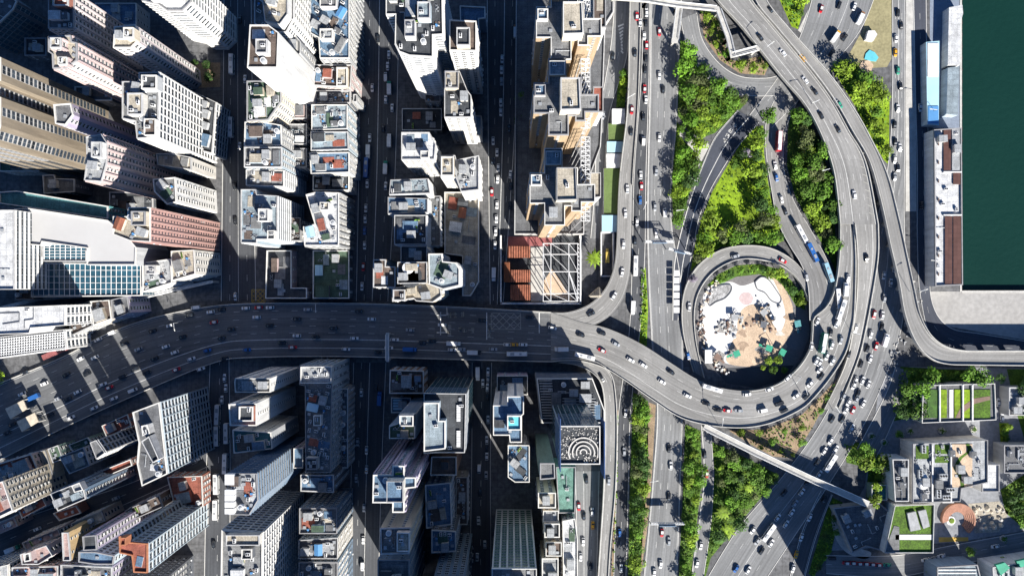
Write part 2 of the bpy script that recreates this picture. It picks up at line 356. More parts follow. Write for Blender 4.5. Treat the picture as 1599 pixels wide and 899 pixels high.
road('R7', 'road', 'diagonal surface road at top edge', [(1278, -40), (1252, 50), (1215, 120), (1170, 180)], [(1378, -40), (1345, 45), (1290, 112), (1205, 200)], .065, M['asphalt'], [(.2, D, .2), (.4, D, .2), (.6, 0, .3), (.8, D, .2)], rail=(1, 1))
road('R8', 'road', 'jammed surface road beside the flyover', [(1393, -40), (1393, 150), (1386, 260), (1366, 360), (1352, 440), (1332, 530), (1312, 600), (1272, 675), (1218, 748), (1150, 828), (1085, 935)], [(1413, -40), (1413, 200), (1412, 330), (1414, 430), (1408, 510), (1386, 580), (1358, 645), (1326, 705), (1285, 770), (1245, 830), (1172, 940)], .07, M['asphalt'], [(.25, D, .22), (.5, 0, .35), (.75, D, .22)], rail=(1, 1))
road('R9', 'road', 'freshly laid dark waterfront road', [(1425, -40), (1429, 150), (1432, 260), (1432, 380), (1438, 470), (1462, 535), (1540, 556), (1700, 560)], [(1446, -40), (1448, 150), (1452, 300), (1452, 400), (1455, 470), (1482, 510), (1540, 522), (1700, 548)], .05, M['asphalt_new'], [(.5, D, .15), (.06, 0, .15)], rail=(1, 1))
road('R10', 'road', 'narrow road between the tree belts', [(1094, 655), (1099, 740), (1093, 800), (1075, 930)], [(1109, 655), (1114, 740), (1110, 820), (1094, 930)], .08, M['asphalt'], [(.1, 0, .2)], rail=(1, 1))
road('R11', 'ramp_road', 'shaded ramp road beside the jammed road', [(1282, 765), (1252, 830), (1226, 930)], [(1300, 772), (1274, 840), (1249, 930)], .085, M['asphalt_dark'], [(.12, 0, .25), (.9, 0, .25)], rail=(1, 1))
road('R12', 'road', 'diagonal service road near the park', [(1398, 572), (1385, 610), (1360, 660), (1338, 700)], [(1422, 580), (1408, 625), (1385, 680), (1366, 718)], .075, M['asphalt'], [(.5, D, .2)], rail=(1, 1))
road('R13', 'street', 'street of waiting taxis at bottom edge', [(1290, 866), (1400, 866), (1500, 848), (1680, 815)], [(1290, 895), (1400, 900), (1500, 880), (1680, 848)], .06, M['asphalt'], [(.5, D, .2)], rail=(1, 1))
road('R6', 'slip_road', 'surface road feeding the loop flyover', [(1212, 150), (1196, 190), (1196, 240), (1205, 300), (1214, 345), (1232, 382), (1252, 415), (1262, 450), (1264, 500)], [(1250, 150), (1228, 200), (1224, 260), (1238, 310), (1264, 355), (1288, 398), (1306, 440), (1316, 470), (1312, 510)], [(0, .1), (.3, .1), (.55, 1.5), (1, 6.9)], M['deck'], [(.33, D, .25), (.66, D, .25)], rail=(1, 1))
# ------------------------------------------------------------------ flyovers
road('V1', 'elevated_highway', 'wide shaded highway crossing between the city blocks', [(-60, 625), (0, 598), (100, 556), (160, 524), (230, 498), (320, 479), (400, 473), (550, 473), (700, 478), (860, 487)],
     [(-60, 745), (0, 718), (100, 668), (200, 622), (330, 568), (400, 558), (550, 557), (700, 561), (860, 565)], [(0, .4), (.35, .6), (.6, 6), (1, 6.5)], M['asphalt_shade'],
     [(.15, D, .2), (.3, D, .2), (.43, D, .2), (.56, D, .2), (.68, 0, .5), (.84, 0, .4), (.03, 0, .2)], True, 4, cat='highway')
road('V2', 'flyover_ramp', 'narrow elevated ramp curving up past the construction site', [(984, -40), (982, 60), (979, 170), (967, 280), (963, 380), (958, 420), (944, 452), (920, 475), (888, 487), (858, 487.2)],
     [(1002, -40), (1000, 60), (996, 170), (988, 280), (985, 400), (981, 440), (969, 473), (946, 498), (915, 510), (860, 512)], 6.6, M['deck'], [(.5, D, .22), (.08, 0, .2), (.92, 0, .2)], True, 4, cat='flyover', rail=(2, 2))
road('V3', 'loop_flyover', 'broad sunlit flyover sweeping round the circular playground', [(860, 487), (905, 502), (950, 513), (1000, 536), (1050, 568), (1085, 590), (1120, 604), (1165, 610), (1210, 601), (1243, 577), (1264, 545), (1268, 515), (1270, 496), (1290, 478), (1303, 450), (1310, 400), (1311, 350)],
     [(860, 565), (900, 563), (940, 573), (973, 592), (1020, 625), (1068, 654), (1134, 667), (1193, 663), (1248, 640), (1274, 617), (1301, 583), (1320, 551), (1329, 519), (1334, 487), (1336, 407), (1333, 350)], 6.8, M['deck'],
     [(.25, D, .22), (.5, D, .22), (.75, 0, .3), (.94, 0, .25)], True, 4, cat='flyover', rail=(3, 1))
road('V4', 'flyover_ramp', 'elevated branch ramp passing the tower with circles on its roof', [(872, 566), (900, 570), (925, 582), (940, 605), (944, 660), (942, 760), (936, 860), (930, 950)],
     [(905, 560), (935, 566), (955, 585), (962, 620), (964, 680), (961, 770), (953, 860), (948, 950)], [(0, 6.7), (.5, 6.5), (1, 4.5)], M['deck'], [(.5, D, .22), (.1, 0, .2), (.9, 0, .2)], True, 4, cat='flyover')
road('V5', 'elevated_highway', 'broad curving flyover descending from the top edge', [(1098, -40), (1119, 0), (1158, 43), (1217, 117), (1256, 163), (1283, 214), (1302, 272), (1311, 350)],
     [(1158, -40), (1173, 0), (1211, 47), (1266, 113), (1300, 160), (1325, 205), (1352, 255), (1371, 350)], 8.2, M['deck'], [(.18, D, .22), (.36, 0, .4), (.55, D, .22), (.75, D, .22), (.94, 0, .3)], True, 5, cat='flyover')
road('V6', 'elevated_highway', 'lower branch of the curving flyover dropping to street level', [(1334, 350), (1338, 400), (1337, 460), (1331, 512), (1318, 570), (1285, 640)],
     [(1371, 350), (1371, 400), (1362, 460), (1352, 512), (1340, 560), (1310, 636)], [(0, 8.15), (.5, 4), (.85, .3), (1, .25)], M['deck'], [(.45, D, .22), (.75, 0, .3)], True, 5, cat='flyover')
road('V7', 'flyover_ramp', 'slim elevated ramp bending away along the quay', [(1176, -40), (1178, 0), (1215, 47), (1270, 113), (1304, 160), (1330, 205), (1357, 253), (1376, 320), (1390, 385), (1403, 440), (1412, 490), (1428, 532), (1448, 556), (1475, 568), (1530, 570), (1700, 572)],
     [(1188, -40), (1196, 0), (1233, 47), (1292, 113), (1331, 167), (1358, 214), (1385, 272), (1403, 340), (1415, 395), (1427, 450), (1436, 490), (1451, 520), (1472, 538), (1500, 546), (1540, 547), (1700, 547)], 8.8, M['deck'], [(.08, 0, .2), (.92, 0, .2)], True, 5, cat='flyover', wall_h=1.1)
road('V8', 'loop_road', 'ring lane circling the playground', [(1262, 436), (1240, 408), (1205, 388), (1165, 383), (1125, 390), (1092, 412), (1071, 445), (1064, 485), (1068, 530), (1082, 580)],
     [(1262, 470), (1248, 440), (1222, 416), (1180, 405), (1145, 408), (1112, 427), (1091, 457), (1084, 492), (1088, 540), (1100, 590)], [(0, 4.2), (.45, 2.5), (1, .15)], M['deck'], [(.5, D, .2), (.92, 0, .2)], True, 0, cat='ring road')
# striped gore, chevrons, box junctions and worn lettering on the roads
def paint(name, segs, z, m=None, w=.3, parent=None):
    mb = MB()
    for (x0, y0, x1, y1) in segs:
        a, b = Vector(W(x0, y0, z)), Vector(W(x1, y1, z)); d = (b-a).normalized(); s = Vector((-d.y, d.x, 0))*w/2
        mb.face([tuple(a-s), tuple(b-s), tuple(b+s), tuple(a+s)])
    o = mb.build(name, m or M['paint']); tag(o, kind='structure'); return o
def boxj(x0, y0, x1, y1, n, z, m):
    s = [(x0, y0, x1, y0), (x1, y0, x1, y1), (x1, y1, x0, y1), (x0, y1, x0, y0)]
    w, h = x1-x0, y1-y0; st = w/n
    for i in range(-n, n):
        for sg in (0, 1):
            pts = []
            xa = x0+i*st
            for t in range(41):
                y = y0+h*t/40; x = xa+(h*t/40) if not sg else xa+h-(h*t/40)
                if x0 <= x <= x1: pts.append((x, y))
            if len(pts) > 2: s.append(pts[0]+pts[-1])
    return paint('road_marking', s, z, m, .28)
boxj(767, 489, 813, 514, 4, 6.56, M['paint_dim']); boxj(393, 452, 414, 472, 3, .1, mat('yellow_paint', (.5, .36, .08), var=.2))
paint('road_marking', [(842, 488, 842, 520), (760, 488, 760, 530), (688, 487, 688, 523), (682, 492, 697, 492), (682, 519, 697, 519), (905, 500, 945, 515)], 6.58, w=.5)
rr = random.Random(5); sg = []
for cx, cy in ((702, 492), (711, 492), (722, 491), (702, 511), (702, 520), (718, 513), (726, 515), (738, 516), (763, 512), (764, 522)):
    for k in range(7):
        if rr.random() < .5: y = cy-4+rr.random()*8; sg.append((cx-2.6, y, cx+2.6, y))
        else: x = cx-2.6+rr.random()*5; sg.append((x, cy-4, x, cy+4))
paint('road_lettering', sg, 6.6, M['paint_dim'], .3)
sg = []
for cx, cy in ((1148, 196), (1141, 204), (1136, 212), (1131, 219)):
    for k in range(7):
        a = rr.uniform(-3, 3); b = rr.uniform(-3, 3); u = (.6, -.8); v = (.8, .6)
        if k % 2: sg.append((cx+u[0]*a-v[0]*3, cy+u[1]*a-v[1]*3, cx+u[0]*a+v[0]*3, cy+u[1]*a+v[1]*3))
        else: sg.append((cx+v[0]*a-u[0]*3, cy+v[1]*a-u[1]*3, cx+v[0]*a+u[0]*3, cy+v[1]*a+u[1]*3))
paint('road_lettering', sg, .13, M['paint'], .3)
paint('road_marking', [(965+k*1.0, 42+k*5.2, 974+k*-.5, 38+k*5.2) for k in range(9)], .11, M['paint'], .9)
paint('road_marking', [(1340+k*2.1, 236+k*12, 1350+k*2.1, 240+k*12) for k in range(9)], 8.26, M['paint_dim'], .3)
# ------------------------------------------------------------------ buildings
STY = dict(
    res=dict(p=3.1, fh=3.0, ww=1.7, wh=1.5, fin=0, ac=.25, fr='parapet', gl='glass'),
    rib=dict(p=3.0, fh=3.0, ww=1.3, wh=1.4, fin=.9, ac=.15, fr='parapet', gl='glass'),
    grid=dict(p=3.6, fh=3.5, ww=2.7, wh=2.4, fin=.5, band=.5, ac=0, fr='whitemetal', gl='glass'),
    glass=dict(p=2.4, fh=3.4, ww=2.1, wh=2.9, fin=0, ac=0, fr='metal', gl='glass_blue'),
    gglass=dict(p=2.8, fh=3.4, ww=2.3, wh=2.3, fin=0, ac=0, fr='metal', gl='glass_green'),
    band=dict(p=3.4, fh=3.3, ww=3.2, wh=1.5, fin=0, band=.35, ac=0, fr='metal', gl='glass'),
    ribp=dict(p=2.6, fh=3.0, ww=.9, wh=1.3, fin=.8, ac=.05, fr='w_rose', gl='glass'),
    stripe=dict(p=6.4, fh=3.0, ww=3.6, wh=2.1, fin=0, ac=0, fr='parapet_mid', gl='glass'),
    plain=dict(p=5.5, fh=3.2, ww=1.1, wh=1.2, fin=0, ac=.1, fr='parapet', gl='glass'),
    none=None)
WIN = {}
def win_mesh(st):
    if st not in WIN:
        s = STY[st]; mb = MB(); w, h = s['ww'], s['wh']
        def q(x0, x1, z0, z1, y, m): mb.face([(x0, y, z0), (x1, y, z0), (x1, y, z1), (x0, y, z1)], m)
        # local y points into the wall; outside is -y
        x0, x1, z0, z1 = -w/2-.1, w/2+.1, -.1, h+.1
        mb.prism([(x0, -.1), (x1, -.1), (x1, .02), (x0, .02)], z0, z1, 0, True, True)
        q(-w/2, -.04, 0, h, -.11, 1); q(.04, w/2, 0, h, -.11, 1)
        mb.prism([(x0, -.3), (x1, -.3), (x1, -.101), (x0, -.101)], z0-.08, z0+.02, 0, True, True)
        WIN[st] = mb.mesh('window', [M[s['fr']], M[s['gl']]])
    return WIN[st]
def area(P): return .5*sum(a[0]*b[1]-b[0]*a[1] for a, b in zip(P, P[1:]+P[:1]))
def inside(P, x, y):
    c = False
    for (x0, y0), (x1, y1) in zip(P, P[1:]+P[:1]):
        if (y0 > y) != (y1 > y) and x < (x1-x0)*(y-y0)/(y1-y0)+x0: c = not c
    return c
def inset(P, d):
    n = len(P); out = []
    for i in range(n):
        a, b, c = Vector(P[i-1]), Vector(P[i]), Vector(P[(i+1) % n])
        u = (b-a).normalized(); v = (c-b).normalized()
        n1 = Vector((-u.y, u.x)); n2 = Vector((-v.y, v.x)); m = (n1+n2)
        k = d/max(.35, (1+n1.dot(n2))/1) if m.length > 1e-4 else d
        out.append(tuple(b+m*k))
    return out
def edist(P, x, y):
    best = 1e9
    for (x0, y0), (x1, y1) in zip(P, P[1:]+P[:1]):
        dx, dy = x1-x0, y1-y0; t = max(0, min(1, ((x-x0)*dx+(y-y0)*dy)/(dx*dx+dy*dy+1e-9)))
        best = min(best, math.hypot(x-x0-t*dx, y-y0-t*dy))
    return best
# roof things, shared meshes
def mk(fn, name, mats):
    mb = MB(); fn(mb); return mb.mesh(name, mats)
PROTO = {}
def protos():
    def stair(b): b.box(0, 0, 0, 4.2, 3.4, 2.8); b.box(0, 0, 2.8, 4.6, 3.8, .25, 0, 1); b.box(2.11, .3, .1, .06, 1.0, 2.0, 0, 2)
    for c, (w, r) in dict(stair_head=('w_offwhite', 'r_pale'), stair_head2=('w_grey', 'r_grey')).items(): PROTO[c] = ('stair_head', mk(stair, 'stair_head', [M[w], M[r], M['w_darkgrey']]), 2.9)
    def tank(b): b.cyl(0, 0, .3, 1.3, 2.0, 14); b.cyl(0, 0, 2.3, 1.0, .25, 12, 1, .3); b.box(0, 0, 0, 2.2, 2.2, .3, 0, 1)
    PROTO['tank'] = ('water_tank', mk(tank, 'water_tank', [M['whitemetal'], M['metal']]), 1.7)
    def tank2(b): b.box(0, 0, 0, 3.4, 2.6, 2.1); b.box(0, 0, 2.1, 3.6, 2.8, .2, 0, 1); b.box(.9, .5, 2.3, .8, .8, .15)
    PROTO['tank2'] = ('water_tank', mk(tank2, 'water_tank', [M['w_lightgrey'], M['r_mid']]), 2.3)
    def ac(b): b.box(0, 0, .2, 1.9, 1.3, 1.1); b.cyl(-.45, 0, 1.3, .4, .12, 10, 1); b.cyl(.45, 0, 1.3, .4, .12, 10, 1); b.box(0, 0, 0, 1.5, .9, .2, 0, 1)
    PROTO['ac'] = ('air_conditioner', mk(ac, 'air_conditioner', [M['whitemetal'], M['rubber']]), 1.2)
    def chill(b): b.box(0, 0, .3, 4.5, 2.4, 2.0); [b.cyl(-1.4+1.4*i, 0, 2.3, .55, .2, 12, 1) for i in range(3)]; b.box(0, 0, 0, 4, 2, .3, 0, 1)
    PROTO['chiller'] = ('chiller', mk(chill, 'chiller', [M['metal'], M['rubber']]), 2.7)
    def pipe(b):
        b.bar((-3.5, 0, .5), (2.5, 0, .5), .3); b.bar((2.5, 0, .5), (2.5, 2.2, .5), .3)
        for x in (-3, 0, 2): b.box(x, 0, 0, .3, .5, .4)
    PROTO['pipe'] = ('pipe', mk(pipe, 'pipe', M['metal']), 3.0)
    def duct(b): b.box(0, 0, .4, 5.5, .9, .7); b.box(2.3, 1.0, .4, .9, 1.3, 1.2); b.box(-2, 0, 0, .3, .8, .4); b.box(1.2, 0, 0, .3, .8, .4)
    PROTO['duct'] = ('air_duct', mk(duct, 'air_duct', M['metal']), 3.0)
    def hatch(b): b.box(0, 0, 0, 1.4, 1.2, .5); b.box(0, 0, .5, 1.6, 1.4, .08, 0, 1)
    PROTO['hatch'] = ('roof_hatch', mk(hatch, 'roof_hatch', [M['w_grey'], M['metal']]), 1.1)
    for i, (w, r) in enumerate((('w_grey', 'bluesheet'), ('w_cream', 'rust'), ('w_white', 'whitemetal'), ('w_paleblue', 'paleblue'), ('w_grey', 'r_dark'), ('w_green', 'greenpaint'))):
        def shed(b):
            b.prism([(-2.6, -1.8), (2.6, -1.8), (2.6, 1.8), (-2.6, 1.8)], 0, 2.3, 0, False)
            b.face([(-2.9, -2.1, 2.25), (2.9, -2.1, 2.25), (2.9, 0, 2.9), (-2.9, 0, 2.9)], 1); b.face([(-2.9, 0, 2.9), (2.9, 0, 2.9), (2.9, 2.1, 2.25), (-2.9, 2.1, 2.25)], 1)
        PROTO['shed%d' % i] = ('roof_shed', mk(shed, 'roof_shed', [M[w], M[r]]), 3.3)
    def ant(b): b.bar((0, 0, 0), (0, 0, 5), .12); b.bar((-.8, 0, 4.2), (.8, 0, 4.2), .08); b.bar((-.6, 0, 3.6), (.6, 0, 3.6), .08)
    PROTO['antenna'] = ('antenna', mk(ant, 'antenna', M['metal']), .6)
    def vents(b): [b.box(-1.2+.8*i, (i % 2)*.5, 0, .5, .5, .6+.2*(i % 3)) for i in range(4)]; b.bar((-1.8, -.6, .3), (1.8, -.6, .3), .2)
    PROTO['vents'] = ('vent_cluster', mk(vents, 'vent_cluster', M['metal']), 1.5)
    def junk(b):
        r_ = random.Random(4); [b.box(r_.uniform(-1.3, 1.3), r_.uniform(-1, 1), 0, r_.uniform(.3, 1.3), r_.uniform(.3, .9), r_.uniform(.2, .9), r_.random()*3, r_.choice((0, 1, 2))) for _ in range(7)]
    PROTO['junk'] = ('stored_goods', mk(junk, 'stored_goods', [M['w_brown'], M['w_white'], M['bluesheet']]), 1.4)
    def line(b): b.bar((-3.2, 0, .4), (3.2, 0, .4), .14); b.bar((-3.2, .5, .4), (3.2, .5, .4), .14); b.bar((-3.2, 1.0, .3), (1.2, 1.0, .3), .18); [b.box(x, .4, 0, .15, 1.4, .35) for x in (-3, -1, 1, 3)]
    PROTO['line'] = ('pipe_run', mk(line, 'pipe_run', M['whitemetal']), 2.4)
    def planter(b): b.box(0, 0, 0, 3, 1, .5); [b.face([(x-.5, y-.4, .6+.3*k), (x+.5, y-.3, .8), (x+.4, y+.4, .6+.2*k), (x-.4, y+.4, .9)], 1) for k, (x, y) in enumerate(((-1.1, 0), (-.3, .1), (.5, -.1), (1.1, .1)))]
    PROTO['planter'] = ('planter', mk(planter, 'planter', [M['w_cream'], M['leaf']]), 1.8)
protos()
CL = dict(old=['stair_head', 'hatch', 'tank', 'tank2', 'ac', 'pipe', 'hatch', 'shed0', 'shed1', 'ac', 'shed3', 'shed4', 'antenna', 'antenna', 'planter', 'ac', 'ac', 'tank', 'hatch', 'pipe', 'vents', 'vents', 'ac', 'junk', 'junk', 'junk', 'line'],
          new=['stair_head', 'tank2', 'chiller', 'duct', 'ac', 'ac', 'pipe', 'hatch', 'chiller', 'stair_head2', 'vents', 'vents', 'line'],
          few=['ac', 'hatch', 'pipe', 'stair_head'], none=[])
def clutter(root, P, z, kind, rnd, dens, avoid=(), par=None):
    A = abs(area(P)); n = int(A/dens); pl = list(avoid); names = CL[kind]
    if not names: return
    (ax, ay), (bx, by) = P[0], P[1]; ang = math.atan2(by-ay, bx-ax)
    xs = [p[0] for p in P]; ys = [p[1] for p in P]; ox, oy = root.location[0], root.location[1]
    seq = list(names[:2])+[rnd.choice(names) for _ in range(n)]
    for nm in seq[:max(n, 1)]:
        pname, me, rad = PROTO[nm]
        for _ in range(25):
            x, y = rnd.uniform(min(xs), max(xs)), rnd.uniform(min(ys), max(ys))
            if inside(P, x, y) and edist(P, x, y) > rad*.85+.5 and all(math.hypot(x-a, y-b) > rad*.8+c*.8 for a, b, c in pl):
                pl.append((x, y, rad)); inst(pname, me, par or root, (x-ox, y-oy, z+.004), ang+rnd.choice((0, PI/2, PI, -PI/2))); break
def pxpoly(r, h):
    if len(r) == 4 and not isinstance(r[0], (tuple, list)): r = [(r[0], r[1]), (r[2], r[1]), (r[2], r[3]), (r[0], r[3])]
    P = [W(p[0], p[1], h)[:2] for p in r]
    if area(P) < 0: P.reverse()
    return P
BN = [0]; WCAP = 100
def volume(root, P, z0, h, wall, roof, style, rnd, state, par='parapet', ph=1.0, cl='old', dens=38, tone=None):
    wm = MB(); wm.prism(P, z0, h, 0, False); wm.build('wall', M[wall], root)
    rm = MB(); rm.face([(p[0], p[1], h) for p in P]); ro = rm.build('roof', M.get(roof) or M['r_'+roof], root)
    if par:
        if par == 'parapet': par = rnd.choice(('parapet', 'parapet', 'parapet_mid', 'parapet_dark'))
        pw = rnd.choice((.35, .45, .55)); Q = inset(P, pw); pm = MB(); n = len(P)
        for i in range(n):
            j = (i+1) % n
            pm.face([(P[i][0], P[i][1], h), (P[j][0], P[j][1], h), (P[j][0], P[j][1], h+ph), (P[i][0], P[i][1], h+ph)])
            pm.face([(P[i][0], P[i][1], h+ph), (P[j][0], P[j][1], h+ph), (Q[j][0], Q[j][1], h+ph), (Q[i][0], Q[i][1], h+ph)])
            pm.face([(Q[j][0], Q[j][1], h), (Q[i][0], Q[i][1], h), (Q[i][0], Q[i][1], h+ph), (Q[j][0], Q[j][1], h+ph)])
        pm.build('parapet', M[par], ro)
    S = STY[style]
    if S:
        wm_ = win_mesh(style); fins = MB(); bands = MB(); acs = MB(); n = len(P)
        ox, oy = root.location[0], root.location[1]
        for i in range(n):
            a, b = Vector(P[i]), Vector(P[(i+1) % n]); L = (b-a).length
            if L < S['p']*.9: continue
            d = (b-a)/L; nr = Vector((d.y, -d.x)); mid = (a+b)/2; vis = nr.dot(-mid) > 0
            nc = max(1, int((L-.6)/S['p'])); st = (L-.6)/nc; nf = int((h-z0-.5)/S['fh'])
            rz = math.atan2(d.y, d.x)
            for c in range(nc):
                q = a+d*(.3+st*(c+.5))
                for f in range(nf):
                    zz = h-.6-S['wh']-f*S['fh']
                    if zz < z0+.3: break
                    (state['vis'] if vis else state['hid']).append((f, q.x, q.y, zz, rz, nr.x, nr.y, d.x, d.y, style))
                    if S['ac'] and vis and rnd.random() < S['ac']:
                        acs.box(q.x+nr.x*.3+d.x*.3, q.y+nr.y*.3+d.y*.3, zz-.75, .8, .55, .5, rz)
            if S['fin'] and vis:
                fw = S['fin']; dp = .55 if style == 'rib' else .35
                for c in range(nc+1):
                    q = a+d*(.3+st*c)+nr*(dp/2)
                    fins.box(q.x, q.y, z0, fw*.8, dp, h-z0-.05, rz)
            if S.get('band') and vis:
                for f in range(nf+1):
                    zz = h-.35-f*S['fh']
                    if zz < z0: break
                    q = mid+nr*.2; bands.box(q.x, q.y, zz-.12, L, .38, S['band'], rz)
        if fins.v: fins.build('cladding', M[tone or wall], root)
        if bands.v: bands.build('cladding', M[tone or 'w_white'], root)
        if acs.v: tag(acs.build('air_conditioner', M['whitemetal'], root), kind='stuff')
    av = list(state.get('avoid', ()))
    if cl == 'old' and abs(area(P)) > 110:               # patchwork of terraces and waterproofing at slightly different levels
        xs = [p[0] for p in P]; ys = [p[1] for p in P]; k = 0
        (ax, ay), (bx, by) = P[0], P[1]; ang = math.atan2(by-ay, bx-ax)
        for _ in range(40):
            x, y = rnd.uniform(min(xs), max(xs)), rnd.uniform(min(ys), max(ys)); lx, ly = rnd.uniform(3, 8), rnd.uniform(3, 8)
            c_, s_ = math.cos(ang), math.sin(ang)
            if not all(inside(P, x+c_*u-s_*v, y+s_*u+c_*v) and edist(P, x+c_*u-s_*v, y+s_*u+c_*v) > .7 for u in (-lx/2, lx/2) for v in (-ly/2, ly/2)): continue
            if any(math.hypot(x-a, y-b) < (lx+ly)*.3+c*.75 for a, b, c in av): continue
            th = rnd.choice((.15, .25, .9, 2.6)); t = MB(); t.box(x, y, h, lx, ly, th, ang, 0, 1)
            t.build('roof_terrace', [M[wall], M['r_'+rnd.choice(('dark', 'mid', 'grey', 'pale', 'white', 'cream', 'brown', 'blue', 'lightblue', 'green', 'red'))]], ro)
            if th > 2: av.append((x, y, (lx+ly)*.3))
            else: av.append((x, y, (lx+ly)*.12))
            k += 1
            if k > 4: break
    if cl: clutter(root, P, h, cl, rnd, dens*(.8 if cl == 'old' else .6), av, ro)
def flush_windows(root, state, cap):
    V = sorted(state['vis'], key=lambda t: t[0]); ox, oy = root.location[0], root.location[1]
    for (f, x, y, z, rz, nx, ny, dx, dy, st) in V[:cap]:
        inst('window', win_mesh(st), root, (x-ox, y-oy, z), rz)
    rest = V[cap:]+state['hid']
    if not rest: return
    sts = sorted({t[9] for t in rest}); mats = []
    for s in sts: mats += [M[STY[s]['fr']], M[STY[s]['gl']]]
    mb = MB()
    for (f, x, y, z, rz, nx, ny, dx, dy, st) in rest:
        S = STY[st]; k = sts.index(st)*2
        for off, ex, m in ((.06, .1, 0), (.1, 0, 1)):
            w = S['ww']/2+ex; X, Y = x+nx*off, y+ny*off
            mb.face([(X-dx*w, Y-dy*w, z-ex), (X+dx*w, Y+dy*w, z-ex), (X+dx*w, Y+dy*w, z+S['wh']+ex), (X-dx*w, Y-dy*w, z+S['wh']+ex)], k+m)
    o = mb.build('window_grid', mats, root); tag(o, kind='stuff')
def B(name, label, roof, h, wall='w_grey', rf='grey', style='res', extra=(), z0=0, cat='building', cl='old', dens=38, par='parapet', cap=None, tone=None, avoid=()):
    """roof outline in photo pixels at roof height h; extra = further volumes (roof, h, z0, wall, rf, style)"""
    BN[0] += 1; rnd = random.Random(BN[0]*7+3)
    P = pxpoly(roof, h); cx = sum(p[0] for p in P)/len(P); cy = sum(p[1] for p in P)/len(P)
    root = thing(name, label, cat, (cx, cy, 0), group=None)
    st = dict(vis=[], hid=[], avoid=[])
    for e in extra:
        if len(e) > 2 and e[2] >= h-.01:                # a structure standing on the main roof
            Q = pxpoly(e[0], e[1]); ex = sum(p[0] for p in Q)/len(Q); ey = sum(p[1] for p in Q)/len(Q)
            st['avoid'].append((ex, ey, max(math.dist((ex, ey), p) for p in Q)))
    volume(root, P, z0, h, wall, rf, style, rnd, st, par=par, cl=cl, dens=dens, tone=tone)
    st['avoid'] = []
    for e in extra:
        e = list(e)+[0, wall, rf, style][len(e)-2:]
        Q = pxpoly(e[0], e[1])
        volume(root, Q, e[2], e[1], e[3], e[4], e[5], rnd, st, par=par, cl=cl if e[1]-e[2] > 6 else 'few', dens=dens*1.3, tone=tone)
    flush_windows(root, st, WCAP if cap is None else cap)
    return root
# ================================================================== the city blocks
# --- block above the highway, beyond the bus street
B('office_tower', 'dark louvred glass tower cut by the top corner beside the bare lot', [(-60, -60), (28, 3), (22, 16), (-25, 62), (-80, 40)], 26, 'w_darkgrey', 'mid', 'glass', cl='few')
B('apartment_block', 'pink apartment block at the top edge with maroon sheds on its roof', (77, -12, 117, 46), 62, 'w_palepink', 'mid', 'rib', extra=[((84, -5, 108, 10), 66, 62, 'w_brick', 'r_red', 'none')])
B('apartment_block', 'twin-winged pale pink apartment tower behind the cream slab', [(77, 58), (112, 56), (114, 66), (122, 68), (122, 96), (104, 108), (84, 108), (83, 86), (77, 82)], 80, 'w_pink', 'r_cream', 'rib', extra=[((80, 60, 97, 76), 84, 80), ((92, 90, 106, 102), 83, 80)])
B('apartment_tower', 'slim pink grey tower with two bare rooftop boxes standing alone', [(180, 43), (213, 40), (216, 66), (206, 76), (178, 76)], 68, 'w_palepink', 'r_cream', 'res', extra=[((194, 44, 210, 60), 73, 68, 'w_cream', 'r_cream', 'none')], dens=80)
B('office_block', 'great white stepped office block at the top edge above the bus street', [(216, -40), (300, -40), (300, 4), (286, 18), (262, 18), (248, 8), (222, 2)], 56, 'w_white', 'white', 'band', extra=[((232, -30, 280, -2), 62, 56, 'w_white', 'r_white', 'none')], dens=60, tone='w_white')
B('office_tower', 'white office tower gridded with square dark windows above the bus street', [(192, 128), (218, 128), (218, 114), (250, 113), (248, 216), (215, 217), (212, 190), (192, 186)], 66, 'w_white', 'grey', 'grid', extra=[((222, 118, 246, 140), 71, 66, 'w_lightgrey', 'r_dark', 'none'), ((200, 146, 224, 180), 70, 66, 'w_offwhite', 'r_cream', 'none'), ((226, 186, 244, 212), 69, 66, 'w_white', 'r_brown', 'none')], dens=26)
B('annexe_block', 'low grid-fronted annexe hugging the white gridded tower', [(300, 142), (338, 160), (332, 240), (300, 232)], 18, 'w_lightgrey', 'dark', 'grid')
B('apartment_slab', 'long shade-darkened cream slab with vertical window stripes at the edge', [(-110, 88), (2, 90), (2, 126), (-8, 128), (-8, 150), (2, 152), (2, 196), (-6, 226), (-110, 226)], 84, 'w_slab', 'r_cream', 'stripe', cap=100)
B('apartment_tower', 'small blue pink tower with open rooftop frames below the pale twin tower', [(85, 164), (112, 162), (116, 180), (104, 196), (88, 194)], 66, 'w_purple', 'mid', 'res')
B('apartment_tower', 'dazzling pink tower with scaffolded white roof above the grey mall roof', [(136, 214), (160, 210), (168, 222), (168, 256), (160, 284), (133, 282), (137, 250)], 74, 'w_pink', 'pale', 'rib', extra=[((144, 222, 160, 246), 78, 74, 'w_white', 'r_pale', 'none')])
B('low_block', 'low pale building with a grey roof box beside the bus street', [(245, 240), (268, 240), (300, 246), (300, 266), (272, 262), (247, 258)], 30, 'w_offwhite', 'cream', 'res')
B('apartment_block', 'white apartment block with dotted windows beyond the rose ribbed tower', [(240, 280), (275, 277), (277, 316), (262, 320), (242, 300)], 48, 'w_white', 'grey', 'res')
B('apartment_tower', 'dusty rose ribbed tower with a sunlit cream roof beside the bus street', [(178, 338), (200, 338), (202, 324), (236, 324), (236, 378), (204, 376), (178, 366)], 76, 'w_rose', 'r_cream', 'ribp', extra=[((206, 330, 228, 352), 80, 76, 'w_cream', 'r_cream', 'none')])
B('shopping_mall', 'big plain pale grey mall roof above the glass atrium', [(24, 326), (45, 325), (170, 344), (202, 371), (214, 386), (213, 414), (137, 414), (137, 388), (68, 378), (66, 384), (24, 380)], 34, 'w_lightgrey', 'mallroof', 'none', cl='none')
